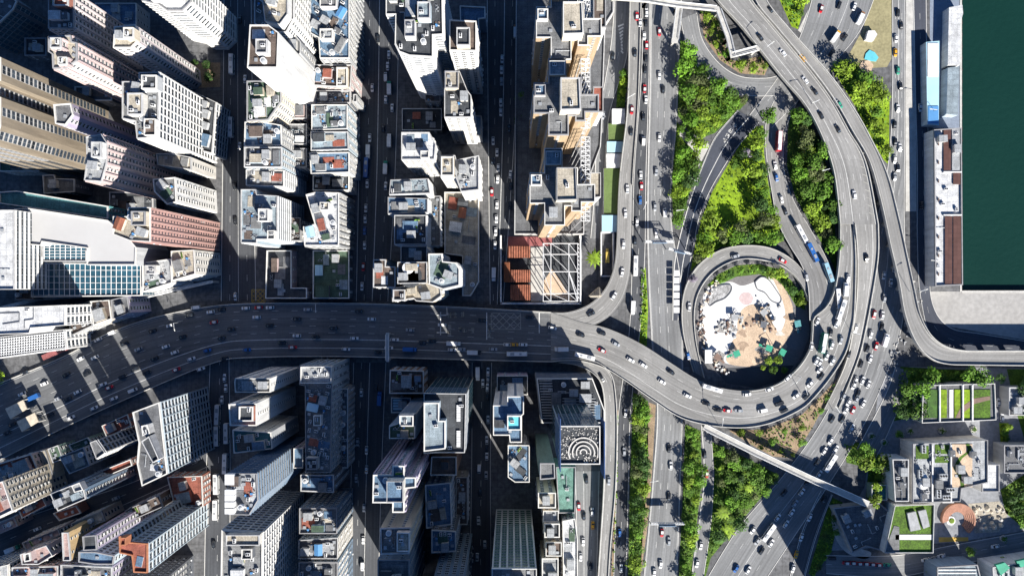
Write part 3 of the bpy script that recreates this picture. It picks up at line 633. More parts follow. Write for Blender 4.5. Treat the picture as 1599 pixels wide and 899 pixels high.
B('screen_block', 'blue green ribbed louvre roof strip along the top of the mall', [(0, 300), (28, 298), (170, 322), (170, 342), (28, 322), (0, 318)], 30, 'w_teal', 'teal', 'rib', cl='none', tone='w_teal')
B('glass_atrium', 'low blue glass roof tucked into the notch of the mall', (68, 380, 136, 408), 27, 'w_grey', 'r_blue', 'glass', cl='none')
B('glass_atrium', 'large glazed atrium with white roof bars between mall and highway', [(52, 410), (222, 412), (222, 462), (50, 464)], 22, 'w_grey', 'r_blue', 'glass', cl='none')
B('office_slab', 'plain white roofed slab cut by the edge beside the mall', (-60, 328, 24, 452), 46, 'w_white', 'white', 'band', cl='few', dens=260)
B('podium_block', 'narrow planted roof alley with a yellow strip beside the mall', (25, 386, 54, 468), 16, 'w_grey', 'brown', 'plain', cl='old')
B('office_slab', 'white stepped roof with grey gutter lines beside the highway', [(-40, 482), (103, 476), (103, 508), (50, 512), (48, 520), (-40, 524)], 40, 'w_white', 'white', 'grid', cl='few', dens=260)
B('louvred_block', 'fine black and white gridded roof at the highway edge', [(-40, 530), (102, 514), (105, 544), (-40, 564)], 22, 'w_white', 'dark', 'grid', cl='none')
B('tenement', 'cluttered grey tenement with roof hatches between gridded roof and canopy', [(106, 484), (140, 470), (146, 508), (112, 524)], 16, 'w_grey', 'r_brown', 'res', dens=14)
B('tenement', 'tenement with bronze roof plates next to the highway awnings', [(142, 470), (172, 468), (176, 498), (147, 508)], 18, 'w_cream', 'r_brown', 'res', dens=14)
B('tenement', 'mauve windowed tenement end facing the highway', [(174, 468), (200, 462), (204, 488), (178, 498)], 22, 'w_purple', 'mid', 'res', dens=30)
B('podium_block', 'white terraced low roofs at the highway corner beside the atrium', [(223, 410), (268, 404), (270, 442), (224, 456)], 24, 'w_white', 'pale', 'res', dens=22, extra=[((228, 414, 244, 428), 28, 24, 'w_white', 'r_white', 'none')])
B('tenement', 'grey tenement with blue tarpaulins on the street corner', [(268, 392), (304, 390), (306, 428), (270, 438)], 32, 'w_offwhite', 'cream', 'res', dens=22)
B('low_block', 'low courtyard house with white outlined roof between the tall slabs', [(68, 274), (86, 273), (88, 279), (118, 280), (118, 300), (70, 303)], 16, 'w_darkgrey', 'mid', 'plain', dens=50)
B('low_block', 'low grey annexe beside the scaffolded pink tower', (172, 300, 240, 334), 12, 'w_darkgrey', 'dark', 'plain', dens=60)
B('low_block', 'flat grey roof with two tanks in the gap at the top edge', (150, 6, 214, 40), 14, 'w_grey', 'blue', 'plain', dens=30)
B('courtyard_block', 'low roof with a green sports court below the cream slab', (0, 240, 62, 268), 14, 'w_grey', 'green', 'plain', dens=60)
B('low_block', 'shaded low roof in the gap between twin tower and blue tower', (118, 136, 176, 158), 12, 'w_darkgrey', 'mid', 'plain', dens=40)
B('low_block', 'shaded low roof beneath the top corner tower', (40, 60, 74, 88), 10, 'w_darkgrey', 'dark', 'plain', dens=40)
# --- first column of blocks between the bus street and the divided street
B('office_block', 'white block with octagonal inner roof at the top edge', [(398, -40), (460, -40), (460, 30), (448, 52), (422, 52), (398, 38)], 62, 'w_white', 'grey', 'res', extra=[([(408, -20), (440, -20), (450, -8), (450, 24), (438, 40), (414, 34)], 68, 62, 'w_white', 'r_cream', 'none')])
B('office_tower', 'tall blank white tower with brown roof decks over the bus street', [(391, 40), (420, 40), (436, 52), (434, 107), (387, 107)], 84, 'w_white', 'brown', 'none', extra=[((400, 62, 418, 84), 88, 84, 'w_white', 'r_grey', 'none')], dens=60)
B('tenement', 'cream and green roofed tenement under the blank white tower', [(386, 127), (440, 127), (440, 160), (420, 188), (386, 190)], 46, 'w_cream', 'r_green', 'res', dens=20)
B('tenement', 'tenement with blue tarpaulin terraces midway up the bus street', [(383, 191), (408, 190), (440, 196), (441, 228), (382, 229)], 42, 'w_grey', 'blue', 'res', dens=16)
B('tenement', 'tenement with an orange streaked roof midway up the bus street', [(382, 230), (441, 230), (441, 262), (382, 262)], 44, 'w_paleblue', 'mid', 'res', dens=16)
B('tenement', 'narrow tenement with paired white roof boxes on the bus street', [(385, 265), (444, 266), (444, 292), (385, 290)], 40, 'w_lightgrey', 'grey', 'band', dens=20)
B('apartment_block', 'pale blue white stepped apartment block at the lower end of the bus street', [(377, 296), (400, 296), (402, 304), (434, 306), (434, 374), (402, 374), (402, 380), (377, 379)], 44, 'w_paleblue', 'lightblue', 'band', extra=[((404, 326, 420, 346), 49, 44, 'w_white', 'r_pale', 'none'), ((418, 360, 430, 374), 48, 44, 'w_white', 'r_grey', 'none')], dens=26)
B('apartment_block', 'grey block with sunny cornice at the top edge by the divided street', [(484, -40), (546, -40), (546, 92), (500, 92), (498, 60), (484, 52)], 34, 'w_grey', 'blue', 'rib', extra=[((500, 46, 520, 62), 38, 34, 'w_white', 'r_pale', 'none'), ((500, -20, 526, 12), 38, 34, 'w_lightgrey', 'r_grey', 'none')], dens=20)
B('tenement', 'tenement with a cream rooftop slab and pink side lane', [(483, 102), (550, 102), (548, 138), (486, 134)], 26, 'w_pink', 'r_brown', 'res', extra=[((526, 106, 543, 136), 29, 26, 'w_cream', 'r_cream', 'none')], dens=16)
B('tenement', 'tenement of small blue grey terraces behind the pink lane', [(488, 142), (548, 142), (548, 162), (488, 162)], 22, 'w_darkgrey', 'mid', 'res', dens=10)
B('tenement', 'blue roofed tenement stepping down to the divided street', [(487, 164), (543, 164), (543, 202), (487, 204)], 28, 'w_paleblue', 'lightblue', 'res', dens=16)
B('tenement', 'tenement with one smooth pale blue roof sheet', [(486, 206), (544, 206), (545, 234), (486, 236)], 28, 'w_paleblue', 'lightblue', 'res', dens=70)
B('tenement', 'tenement with twin gable strips edged in white', [(484, 239), (546, 238), (546, 270), (486, 272)], 27, 'w_lightgrey', 'blue', 'res', dens=30)
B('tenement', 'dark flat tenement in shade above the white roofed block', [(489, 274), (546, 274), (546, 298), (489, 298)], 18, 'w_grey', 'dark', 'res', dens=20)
B('apartment_block', 'white roofed block with crinkled grey street front above the dark podiums', [(478, 304), (494, 300), (530, 301), (530, 384), (476, 384), (474, 354), (492, 350)], 34, 'w_grey', 'white', 'rib', extra=[((500, 316, 514, 328), 38, 34, 'w_white', 'r_cream', 'none')], dens=30)
B('podium_block', 'dark teal L-shaped podium roof beside the box junction', [(417, 391), (456, 391), (456, 449), (480, 449), (480, 466), (415, 466)], 9, 'w_pink', 'dark', 'plain', dens=90)
B('podium_block', 'dark green podium roof with one pale shed by the highway', [(489, 391), (546, 391), (546, 466), (489, 466)], 9, 'w_darkgrey', 'green', 'plain', dens=70)
# --- middle column of blocks
B('office_tower', 'tall white tower with curved roof rail and blue plant at the top edge', [(603, -40), (690, -40), (692, 55), (676, 56), (676, 90), (640, 88), (624, 82), (617, 68), (618, 24), (603, 24)], 78, 'w_white', 'dark', 'band', extra=[((632, 32, 648, 58), 83, 78, 'w_white', 'r_pale', 'none'), ((652, 4, 672, 30), 83, 78, 'w_paleblue', 'r_lightblue', 'none')], dens=34, tone='w_white')
B('apartment_tower', 'slim white tower with brown and cream roof beside the canyon street', [(702, 32), (744, 34), (744, 81), (702, 80)], 72, 'w_white', 'brown', 'res', extra=[((713, 44, 734, 72), 77, 72, 'w_cream', 'r_dark', 'none')], dens=60)
B('low_block', 'low block with plain blue sheet roof behind the slim white tower', [(718, 10), (758, 12), (758, 30), (748, 31), (748, 90), (720, 86)], 20, 'w_blue', 'blue', 'plain', dens=120)
B('apartment_tower', 'white tower with a cream box roof below the slim tower', [(694, 111), (718, 112), (722, 122), (730, 142), (736, 150), (736, 184), (694, 184)], 62, 'w_white', 'dark', 'res', extra=[((695, 112, 716, 138), 66, 62, 'w_cream', 'r_cream', 'none')], dens=30)
B('low_block', 'small block with deep blue tarpaulin roof by the canyon street', (738, 181, 752, 213), 16, 'w_white', 'blue', 'plain', dens=60)
B('apartment_tower', 'white cut-corner tower with a bright triangular roof', [(627, 207), (671, 207), (681, 226), (679, 250), (627, 250)], 52, 'w_white', 'white', 'res', extra=[((657, 236, 670, 247), 56, 52, 'w_white', 'r_pale', 'none')], dens=70)
B('apartment_tower', 'cream tower with a square light well beside the roof garden', [(687, 243), (711, 243), (713, 250), (748, 243), (748, 297), (720, 300), (712, 278), (688, 277)], 44, 'w_white', 'pale', 'res', extra=[((689, 245, 709, 275), 48, 44, 'w_cream', 'r_cream', 'none')], dens=26)
B('tenement', 'white terraced tenement fronting the divided street', [(610, 281), (668, 279), (672, 302), (608, 304)], 34, 'w_white', 'lightblue', 'band', dens=26)
B('tenement', 'tenement with twin white roof slabs and dark gaps', [(606, 308), (668, 310), (668, 332), (606, 334)], 32, 'w_paleblue', 'blue', 'band', dens=22)
B('tenement', 'dark flat roofed tenement with pale flank above the water tank roof', [(616, 336), (666, 336), (666, 382), (616, 382)], 34, 'w_lightgrey', 'dark', 'band', dens=26)
B('tenement', 'square black roofed tenement with white rim', [(626, 384), (667, 384), (667, 410), (626, 410)], 36, 'w_offwhite', 'dark', 'res', dens=80)
B('apartment_block', 'cream edged corner block with two brown roof wells on the divided street', [(583, 405), (603, 405), (603, 416), (618, 416), (618, 449), (583, 449)], 40, 'w_cream', 'brown', 'res', dens=34)
B('apartment_block', 'cream block crowned by a round white water tank near the highway', [(621, 409), (667, 409), (667, 442), (621, 443)], 46, 'w_cream', 'brown', 'res', dens=50)
B('apartment_block', 'cream octagonal roofed block at the highway corner', [(612, 450), (634, 446), (664, 440), (688, 450), (690, 462), (676, 472), (650, 470), (646, 466), (613, 471)], 42, 'w_cream', 'r_cream', 'res', extra=[((614, 452, 633, 469), 45, 42, 'w_cream', 'r_brown', 'none')], dens=70)
B('apartment_block', 'pale blue and white apartment block beside the paved garden', [(669, 396), (690, 396), (692, 408), (712, 410), (718, 420), (718, 446), (692, 452), (670, 444)], 44, 'w_paleblue', 'lightblue', 'band', dens=30)
B('podium_block', 'pale paved roof garden running down beside the canyon street', [(694, 300), (748, 300), (748, 440), (735, 462), (722, 462), (722, 400), (694, 396)], 7, 'w_cream', 'r_cream', 'none', dens=120)
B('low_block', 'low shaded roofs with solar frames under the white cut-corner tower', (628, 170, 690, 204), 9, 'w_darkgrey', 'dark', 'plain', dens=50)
# --- the towers beside the slip road
for k, (dy, dx, nm, lb) in enumerate(((-118, 4, 'top edge', 'cross-shaped tan tower cut by the top edge, topmost of the tan row'), (0, 0, '', 'cross-shaped tan tower in the middle of the tan row'), (140, -6, '', 'cross-shaped tan tower nearest the construction site'))):
    s = lambda r: [(x+dx, y+dy) for x, y in r]
    core = s([(856, 92), (884, 92), (884, 122), (908, 122), (908, 148), (935, 148), (935, 176), (914, 176), (914, 190), (898, 190), (898, 182), (888, 182), (888, 212), (856, 212), (856, 178), (833, 178), (833, 130), (856, 130)])
    B('apartment_tower', lb, core, 84, 'w_tan', 'grey', 'plain', z0=6.2, cap=100, cl='few', dens=200, extra=[
        (s([(875, 122), (905, 122), (907, 172), (875, 173)]), 92, 84, 'w_cream', 'r_cream', 'none'),
        (s([(858, 96), (882, 96), (882, 118), (858, 118)]), 86, 84, 'w_tan', 'r_lightblue', 'none'),
        (s([(835, 133), (852, 133), (852, 150), (835, 150)]), 86, 84, 'w_offwhite', 'r_blue', 'none')])
B('podium_block', 'low white walled podium under the three tan towers', [(806, -60), (958, -60), (958, 20), (945, 40), (940, 190), (938, 230), (912, 300), (912, 366), (803, 366)], 6, 'w_offwhite', 'mid', 'none', cl='none')
B('corner_block', 'slim cream block with wide roof frames beside the slip road', [(926, -40), (946, -40), (946, 44), (926, 44)], 40, 'w_white', 'r_brown', 'res', extra=[])
B('corner_block', 'slim white block with a red roof bay beside the green court', [(926, 136), (942, 136), (942, 176), (924, 176)], 36, 'w_white', 'r_red', 'res', dens=60)
B('corner_block', 'slim cream block with two roof wells above the construction site', [(922, 270), (938, 270), (938, 308), (920, 310)], 34, 'w_white', 'r_cream', 'res', dens=60)
# --- below the highway: blocks beside the parked buses
B('apartment_block', 'white sided block with planted roof at the highway corner', [(367, 596), (368, 590), (423, 590), (423, 612), (368, 612)], 52, 'w_white', 'grey', 'plain', dens=20)
B('apartment_tower', 'white and orange tower with a black rooftop well beside the parked buses', [(358, 630), (402, 629), (402, 664), (360, 664)], 60, 'w_white', 'pale', 'plain', extra=[((374, 634, 396, 657), 63, 60, 'w_brick', 'r_dark', 'none')], dens=80)
B('apartment_block', 'teal roofed block with white flank beside the parked buses', [(364, 670), (424, 674), (426, 700), (366, 707)], 44, 'w_lightgrey', 'teal', 'plain', dens=26)
B('office_tower', 'dark ribbed tower topped with a row of white tanks', [(356, 738), (402, 738), (404, 780), (390, 803), (358, 802)], 78, 'w_darkgrey', 'pale', 'band', dens=12, tone='w_blue')
B('office_tower', 'massive white rimmed tower with brilliant flank at the bottom edge', [(347, 826), (411, 830), (410, 960), (345, 960)], 66, 'w_white', 'grey', 'grid', extra=[((354, 834, 406, 850), 70, 66, 'w_offwhite', 'r_cream', 'none'), ((378, 856, 394, 872), 70, 66, 'w_darkgrey', 'r_dark', 'none')], dens=50, par='parapet')
B('apartment_block', 'long block with a light well strip and rooftop garden', [(468, 570), (519, 570), (519, 600), (517, 737), (478, 737), (477, 602), (468, 600)], 38, 'w_paleblue', 'grey', 'res', extra=[((470, 572, 518, 598), 43, 38, 'w_lightgrey', 'r_pale', 'none'), ((490, 648, 502, 664), 41, 38, 'w_white', 'r_cream', 'none'), ((478, 714, 496, 732), 42, 38, 'w_white', 'r_dark', 'none')], dens=14)
B('tenement', 'grey stepped tenement closing the long light well block', [(470, 740), (522, 740), (522, 768), (470, 766)], 34, 'w_darkgrey', 'blue', 'res', dens=18)
B('tenement', 'tiny tenement with blue roof leaning on the long block', (459, 699, 474, 730), 30, 'w_purple', 'blue', 'res', dens=40)
B('tenement', 'tenement with rounded pale shed and shaded terraces', [(468, 792), (527, 792), (527, 832), (468, 832)], 36, 'w_blue', 'mid', 'res', dens=16)
B('tenement', 'tenement with white lined courtyards near the bottom edge', [(467, 842), (528, 838), (528, 871), (467, 871)], 34, 'w_offwhite', 'mid', 'res', dens=16)
B('tenement', 'tenement of dim blue terraces cut by the bottom edge', [(467, 876), (528, 876), (528, 960), (467, 960)], 34, 'w_blue', 'mid', 'res', dens=20)
B('tenement', 'brown roofed tenement with pale sheds facing the highway', [(609, 577), (662, 578), (662, 614), (608, 614)], 18, 'w_brown', 'brown', 'res', dens=14)
B('low_block', 'dark low roof with a small solar panel frame', (611, 620, 642, 644), 8, 'w_darkgrey', 'blue', 'plain', dens=50)
B('apartment_tower', 'narrow tower with a pale blue roof box and lit slanting flank', [(608, 665), (622, 660), (622, 648), (648, 648), (648, 684), (608, 684)], 56, 'w_cream', 'green', 'band', extra=[((624, 648, 646, 665), 62, 56, 'w_lightgrey', 'r_lightblue', 'none')], dens=24)
B('apartment_tower', 'plus-shaped mauve tower with stacked roof boxes', [(583, 740), (613, 740), (613, 726), (632, 726), (632, 744), (650, 744), (650, 760), (632, 762), (632, 799), (613, 799), (613, 784), (582, 784)], 84, 'w_purple', 'blue', 'rib', extra=[((604, 750, 630, 783), 90, 84, 'w_offwhite', 'r_blue', 'none')], dens=60)
B('office_tower', 'square white rimmed tower with two solar arrays on a dark roof', [(662, 613), (728, 614), (726, 706), (684, 706), (662, 707)], 62, 'w_darkgrey', 'dark', 'glass', extra=[([(662, 628), (686, 628), (686, 656), (696, 656), (696, 700), (662, 704)], 68, 62, 'w_paleblue', 'r_lightblue', 'none')], dens=110, par='parapet')
B('office_tower', 'plain brown roofed tower below the solar array tower', [(674, 712), (713, 712), (713, 741), (672, 741)], 40, 'w_brown', 'r_brown', 'none', dens=400)
B('apartment_block', 'shaded stepped block with roof grid below the brown roofed tower', [(664, 756), (704, 752), (706, 818), (666, 824)], 34, 'w_blue', 'blue', 'res', dens=30)
B('apartment_tower', 'cream rimmed tower with cluttered roof and lit slant flank', [(594, 823), (642, 822), (640, 863), (595, 864)], 76, 'w_cream', 'grey', 'plain', extra=[((620, 830, 640, 860), 79, 76, 'w_offwhite', 'r_cream', 'none')], dens=18)
B('apartment_tower', 'dim blue tower under the cream rimmed one at the bottom edge', [(590, 872), (640, 872), (640, 960), (590, 960)], 60, 'w_blue', 'mid', 'plain', dens=60)
B('tenement', 'shaded tower top crowded with pale roof plant', [(674, 826), (712, 828), (712, 860), (674, 862)], 40, 'w_darkgrey', 'blue', 'res', dens=10)
B('apartment_tower', 'blue windowed tower face with a sunlit cream flank at bottom edge', [(676, 905), (726, 905), (726, 970), (676, 970)], 64, 'w_blue', 'mid', 'res', cl='few')
B('apartment_tower', 'white rimmed mauve tower with a bright teal roof square', [(770, 632), (792, 632), (792, 618), (818, 618), (818, 646), (815, 648), (815, 690), (796, 690), (795, 679), (770, 679)], 62, 'w_white', 'blue', 'plain', extra=[((792, 648, 814, 671), 66, 62, 'w_white', 'cyan', 'none')], dens=120)
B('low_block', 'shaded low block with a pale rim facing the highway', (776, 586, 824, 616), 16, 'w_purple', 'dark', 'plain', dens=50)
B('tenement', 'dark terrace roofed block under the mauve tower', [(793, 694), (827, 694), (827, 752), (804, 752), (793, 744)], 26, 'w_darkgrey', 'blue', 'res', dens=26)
B('office_tower', 'green glass tower with glinting face at the bottom edge', [(768, 886), (838, 886), (838, 980), (768, 980)], 84, 'w_lightgrey', 'grey', 'gglass', cl='few')
B('office_tower', 'glass tower crowned by a dark roof of concentric rings', [(873, 664), (937, 664), (937, 724), (873, 724)], 82, 'w_blue', 'r_dark', 'glass', cl='none', par='parapet')
B('office_block', 'slim grey block with slanting green flank beside the ringed roof tower', [(843, 722), (866, 722), (867, 746), (843, 748)], 66, 'w_green', 'grey', 'none', dens=34)
B('office_block', 'dark louvred block behind the ringed roof tower', [(838, 590), (925, 590), (944, 640), (944, 660), (846, 660)], 24, 'w_darkgrey', 'dark', 'band', dens=60, tone='w_grey')
B('apartment_tower', 'grey faceted tower with rounded corners beside the blank white tower', [(447+16*math.cos(a*PI/5), 74+20*math.sin(a*PI/5)) for a in range(10)] if False else [(449, 56), (462, 56), (470, 66), (470, 84), (462, 92), (449, 92)], 52, 'w_grey', 'grey', 'res')
B('tenement', 'cream boxy tenement roof under the slanting green flank', (840, 768, 868, 792), 30, 'w_cream', 'r_cream', 'res', dens=160)
B('tenement', 'cream tenement with a bright parapet, second below the green flank', (848, 796, 872, 814), 24, 'w_cream', 'pale', 'res', dens=30)
B('tenement', 'dark roof well tenement, third below the green flank', (850, 816, 874, 838), 26, 'w_cream', 'dark', 'res', dens=30)
B('tenement', 'cream rimmed tenement with a black well near the bottom edge', (852, 845, 877, 867), 26, 'w_cream', 'brown', 'res', dens=30)
B('tenement', 'pale roof tenement cut by the bottom edge beside the white fronts', (846, 870, 872, 930), 26, 'w_cream', 'pale', 'res', dens=40)
B('scaffolded_block', 'green netted scaffold block beside the sunny street', [(868, 728), (899, 728), (898, 800), (872, 800)], 20, 'netting', 'netting', 'none', cl='few', dens=60, par='parapet_dark')
B('scaffolded_block', 'gleaming white fronted block beside the sunny street', [(878, 812), (898, 808), (902, 840), (902, 950), (880, 950)], 22, 'w_white', 'white', 'res', dens=30)
# --- diagonal blocks below the highway
B('office_tower', 'wide glass tower with grey steel roof turned to the diagonal street', [(208, 643), (250, 627), (263, 739), (223, 758), (215, 722), (218, 690)], 54, 'w_lightgrey', 'mid', 'grid', extra=[([(222, 688), (234, 680), (250, 716), (240, 722)], 59, 54, 'w_white', 'r_dark', 'none'), ([(222, 664), (232, 662), (236, 676), (224, 680)], 58, 54, 'w_white', 'r_pale', 'none')], dens=60, tone='w_paleblue')
B('tenement', 'tenement with white framed roof box in the upper diagonal row', [(94, 712), (132, 697), (142, 726), (110, 739)], 28, 'w_lightgrey', 'grey', 'res', dens=30)
B('apartment_block', 'white balconied block in the upper diagonal row beside the glass tower', [(142, 690), (152, 686), (166, 706), (152, 716)], 36, 'w_white', 'mid', 'grid', dens=30)
B('tenement', 'tenement with dull green pipework roof on the upper diagonal row', [(108, 694), (138, 682), (146, 692), (116, 706)], 20, 'w_green', 'green', 'res', dens=12)
B('apartment_block', 'black roofed block with red and blue windowed flank in the lower diagonal row', [(80, 770), (112, 757), (132, 762), (136, 778), (92, 797)], 46, 'w_blue', 'dark', 'rib', extra=[([(113, 757), (126, 752), (132, 764), (118, 768)], 49, 46, 'w_white', 'r_pale', 'none')], dens=50)
B('low_block', 'low red and green market roofs beside the diagonal street', [(84, 800), (120, 788), (128, 800), (94, 812)], 8, 'w_brick', 'r_red', 'none', dens=16)
B('apartment_block', 'sunny cream pink apartment slab cut by the edge below the highway', [(-60, 776), (6, 750), (22, 796), (-40, 826)], 44, 'w_cream', 'r_pink', 'res', cap=100, dens=40)
B('tenement', 'rust roofed tenement with green and navy sheds above the pink slab', [(-10, 726), (50, 708), (62, 736), (0, 762)], 14, 'w_pink', 'r_red', 'res', dens=16)
B('low_block', 'bare cream lane wall roof between the diagonal rows', [(62, 704), (72, 702), (86, 746), (78, 752)], 9, 'w_cream', 'r_cream', 'none', dens=400)
B('office_tower', 'orange parapeted tower with dark glass slope near the bottom edge', [(187, 836), (199, 834), (204, 845), (232, 847), (232, 893), (210, 892), (207, 866), (188, 862)], 66, 'w_white', 'r_red', 'grid', extra=[((189, 838, 198, 850), 70, 66, 'w_orange', 'r_red', 'none')], dens=120, par='w_orange', tone='w_paleblue')
B('apartment_tower', 'mauve windowed tower rising beside the diagonal street', [(130, 836), (151, 834), (153, 857), (132, 858)], 54, 'w_purple', 'dark', 'res', dens=60)
B('apartment_block', 'pair of pale blue roof boxes beneath the mauve tower', [(124, 860), (150, 860), (180, 866), (178, 880), (150, 880), (124, 876)], 40, 'w_paleblue', 'blue', 'res', dens=40)
B('apartment_block', 'stepped pink terrace block with a tilted roof deck', [(33, 864), (74, 850), (84, 866), (62, 880), (36, 880)], 34, 'w_pink', 'r_pink', 'res', dens=30, extra=[([(38, 864), (48, 861), (50, 874), (40, 876)], 38, 34, 'w_pink', 'r_dark', 'none')])
B('apartment_block', 'large pink block with a square sunk roof at the bottom edge', [(20, 884), (92, 882), (92, 960), (20, 960)], 32, 'w_pink', 'r_pink', 'res', dens=50)
B('apartment_block', 'gold capped slim pink tower in the corner block', [(98, 830), (108, 830), (112, 874), (100, 874)], 36, 'w_gold', 'r_pink', 'plain', dens=200)
B('apartment_block', 'blue grey block at the bottom edge beside the pink square roof', [(96, 880), (176, 884), (176, 960), (96, 960)], 36, 'w_purple', 'mid', 'res', dens=26)
B('apartment_block', 'dim grey block at the bottom edge under the orange tower', [(186, 900), (262, 900), (262, 970), (186, 970)], 30, 'w_darkgrey', 'mid', 'res', dens=30)
B('tenement', 'pale tenement in the bottom corner beside the diagonal street', [(-40, 892), (14, 880), (16, 960), (-40, 960)], 30, 'w_white', 'pale', 'res', dens=30)
# --- unseen towers added outside the frame, sized and placed to shade the streets
for k, (x0, y0, x1, y1, h, w) in enumerate(((1423, 1052, 1560, 1130, 60, 'farthest seaward'), (436, 1014, 509, 1100, 70, 'below the long light well block'), (585, 1112, 892, 1200, 125, 'below the mauve tower'))):
    B('office_tower', 'unseen grey tower added for shade past the bottom edge, '+w, (x0, y0, x1, y1), h, 'w_grey', 'grey', 'none', cl='none')
# ------------------------------------------------------------------ park and waterfront buildings
B('park_pavilion', 'white framed pavilion with striped lawn roof inside the park', [(1440, 601), (1552, 598), (1554, 655), (1438, 660)], 9, 'w_offwhite', 'mid', 'none', cl='none')
B('arts_building', 'low white framed building with a winding path roof garden', [(1424, 692), (1541, 686), (1541, 752), (1500, 762), (1498, 782), (1424, 784)], 12, 'w_offwhite', 'pale', 'none', cl='new', dens=70, avoid=())
B('arts_building', 'narrow white ventilated wing beside the winding garden roof', [(1392, 716), (1418, 716), (1418, 782), (1396, 782)], 12, 'w_white', 'mid', 'none', cl='new', dens=16)
B('arts_building', 'white building with grass roof and two grey skylights', [(1396, 788), (1458, 786), (1456, 862), (1380, 862)], 10, 'w_white', 'grass', 'none', cl='none')
B('service_block', 'white flat roofed box beside the round brick steps', (1532, 724, 1559, 767), 8, 'w_white', 'white', 'none', cl='none')
B('service_block', 'small cream lidded box above the round brick steps', (1470, 772, 1488, 784), 5, 'w_cream', 'pale', 'none', cl='none')
B('hall', 'hall with grey blue striped roof at the bottom corner', [(1462, 884), (1525, 880), (1545, 960), (1462, 960)], 12, 'w_blue', 'lightblue', 'none', cl='none')
B('hall', 'hall with white roof boxes in the bottom corner', [(1548, 884), (1640, 870), (1640, 960), (1552, 960)], 12, 'w_white', 'pale', 'none', cl='new', dens=40)
B('ferry_terminal', 'ferry terminal with brown panel roofs and white terrace on the water edge', [(1457, 203), (1500, 200), (1502, 445), (1459, 447)], 9, 'w_white', 'r_white', 'none', cl='few', dens=200)
B('shed', 'open blue and white sheeted roof shed beside the dark road', [(1446, 66), (1467, 64), (1466, 196), (1448, 194)], 6, 'w_paleblue', 'paleblue', 'none', cl='none', par=None)
B('shed', 'pale blue roofed shed along the water edge', [(1480, 106), (1498, 104), (1496, 180), (1478, 178)], 6, 'w_paleblue', 'r_lightblue', 'none', cl='none', par=None)
B('shed', 'white dome-sided canopy shed at the top of the quay', [(1482, 12), (1503, 8), (1504, 22), (1500, 34), (1499, 102), (1480, 102)], 6, 'w_white', 'white', 'none', cl='none', par=None)

B('service_block', 'grey plant block between the park trees at the frame edge', (1574, 604, 1640, 648), 7, 'w_grey', 'pale', 'none', cl='new', dens=26)
B('service_block', 'dim service block with roof plant beside the dark grove', (1566, 694, 1640, 738), 8, 'w_grey', 'mid', 'none', cl='new', dens=26)
B('bus_shelter', 'long low teal roofed shelter beside the white ventilated wing', (1360, 756, 1384, 780), 5, 'w_green', 'teal', 'none', cl='none')
B('podium_block', 'dark pointed podium roof stepping down from the grass roofed building', [(1300, 792), (1372, 784), (1390, 800), (1374, 858), (1352, 852), (1330, 862)], 5, 'w_grey', 'mid', 'none', cl='few', dens=80)

B('tenement', 'terracotta roofed tenement between pink slab and black roofed block', [(28, 790), (66, 772), (74, 788), (36, 808)], 12, 'w_pink', 'r_red', 'res', dens=14)
B('tenement', 'small tiled tenement in the corner above the market street', [(-30, 828), (24, 806), (30, 820), (-30, 846)], 12, 'w_pink', 'r_pink', 'res', dens=14)
B('tenement', 'low green shedded tenement between lane wall and framed roof box', [(76, 700), (92, 694), (100, 716), (84, 722)], 14, 'w_green', 'green', 'res', dens=12)
B('tenement', 'low tenement wedge between glass tower and highway', [(160, 664), (200, 646), (206, 664), (168, 682)], 14, 'w_brick', 'r_red', 'res', dens=12)
B('tenement', 'red fronted tenement between the two diagonal rows', [(140, 742), (205, 716), (208, 726), (146, 752)], 20, 'w_brick', 'r_red', 'res', dens=14)
B('tenement', 'pink tenement along the lower side of the market street', [(36, 846), (92, 824), (96, 834), (42, 858)], 20, 'w_pink', 'r_pink', 'res', dens=14)
B('tenement', 'cream tenement beside the gold capped pink tower', [(112, 816), (160, 796), (166, 812), (118, 830)], 18, 'w_cream', 'r_cream', 'res', dens=14)
B('tenement', 'brown roofed tenement wedge beside the orange parapeted tower', [(196, 796), (250, 772), (256, 790), (206, 812)], 18, 'w_brown', 'r_brown', 'res', dens=14)
B('tenement', 'dark maroon roofed low block at the end of the market street', [(262, 744), (316, 742), (318, 790), (276, 800)], 10, 'w_brick', 'r_red', 'res', dens=60)

B('tenement', 'narrow dim tenement squeezed between the terrace roofed columns', (552, 148, 558, 160), 20, 'w_grey', 'mid', 'res', dens=30)
B('tenement', 'low brown roofed tenement in the lane beside the pale blue stepped block', (436, 340, 470, 376), 22, 'w_grey', 'brown', 'res', dens=14)
B('tenement', 'low tenement with mixed roof sheds behind the orange streaked roof', (446, 232, 480, 262), 22, 'w_grey', 'mid', 'res', dens=12)
B('tenement', 'low tenement with pale roof sheets behind the tarpaulin terraces', (446, 194, 480, 226), 22, 'w_grey', 'grey', 'res', dens=12)
B('tenement', 'narrow shaded tenement behind the cream and green roof', (446, 130, 480, 186), 22, 'w_pink', 'mid', 'res', dens=14)
B('tenement', 'low grey tenement beside the curved rail tower', (664, 96, 688, 160), 14, 'w_grey', 'mid', 'res', dens=14)
B('tenement', 'low tenement row behind the white terraced fronts', (672, 306, 688, 384), 16, 'w_lightgrey', 'grey', 'res', dens=12)
B('tenement', 'dark yard roof between the long light well block and the divided street', (528, 606, 544, 730), 16, 'w_grey', 'mid', 'res', dens=14)
B('tenement', 'low tenement roofs between the mauve tower and the canyon street', (712, 744, 730, 818), 14, 'w_grey', 'brown', 'res', dens=14)
M['deepblue'] = mat('deep_blue_paint', (.05, .1, .24), var=.2)
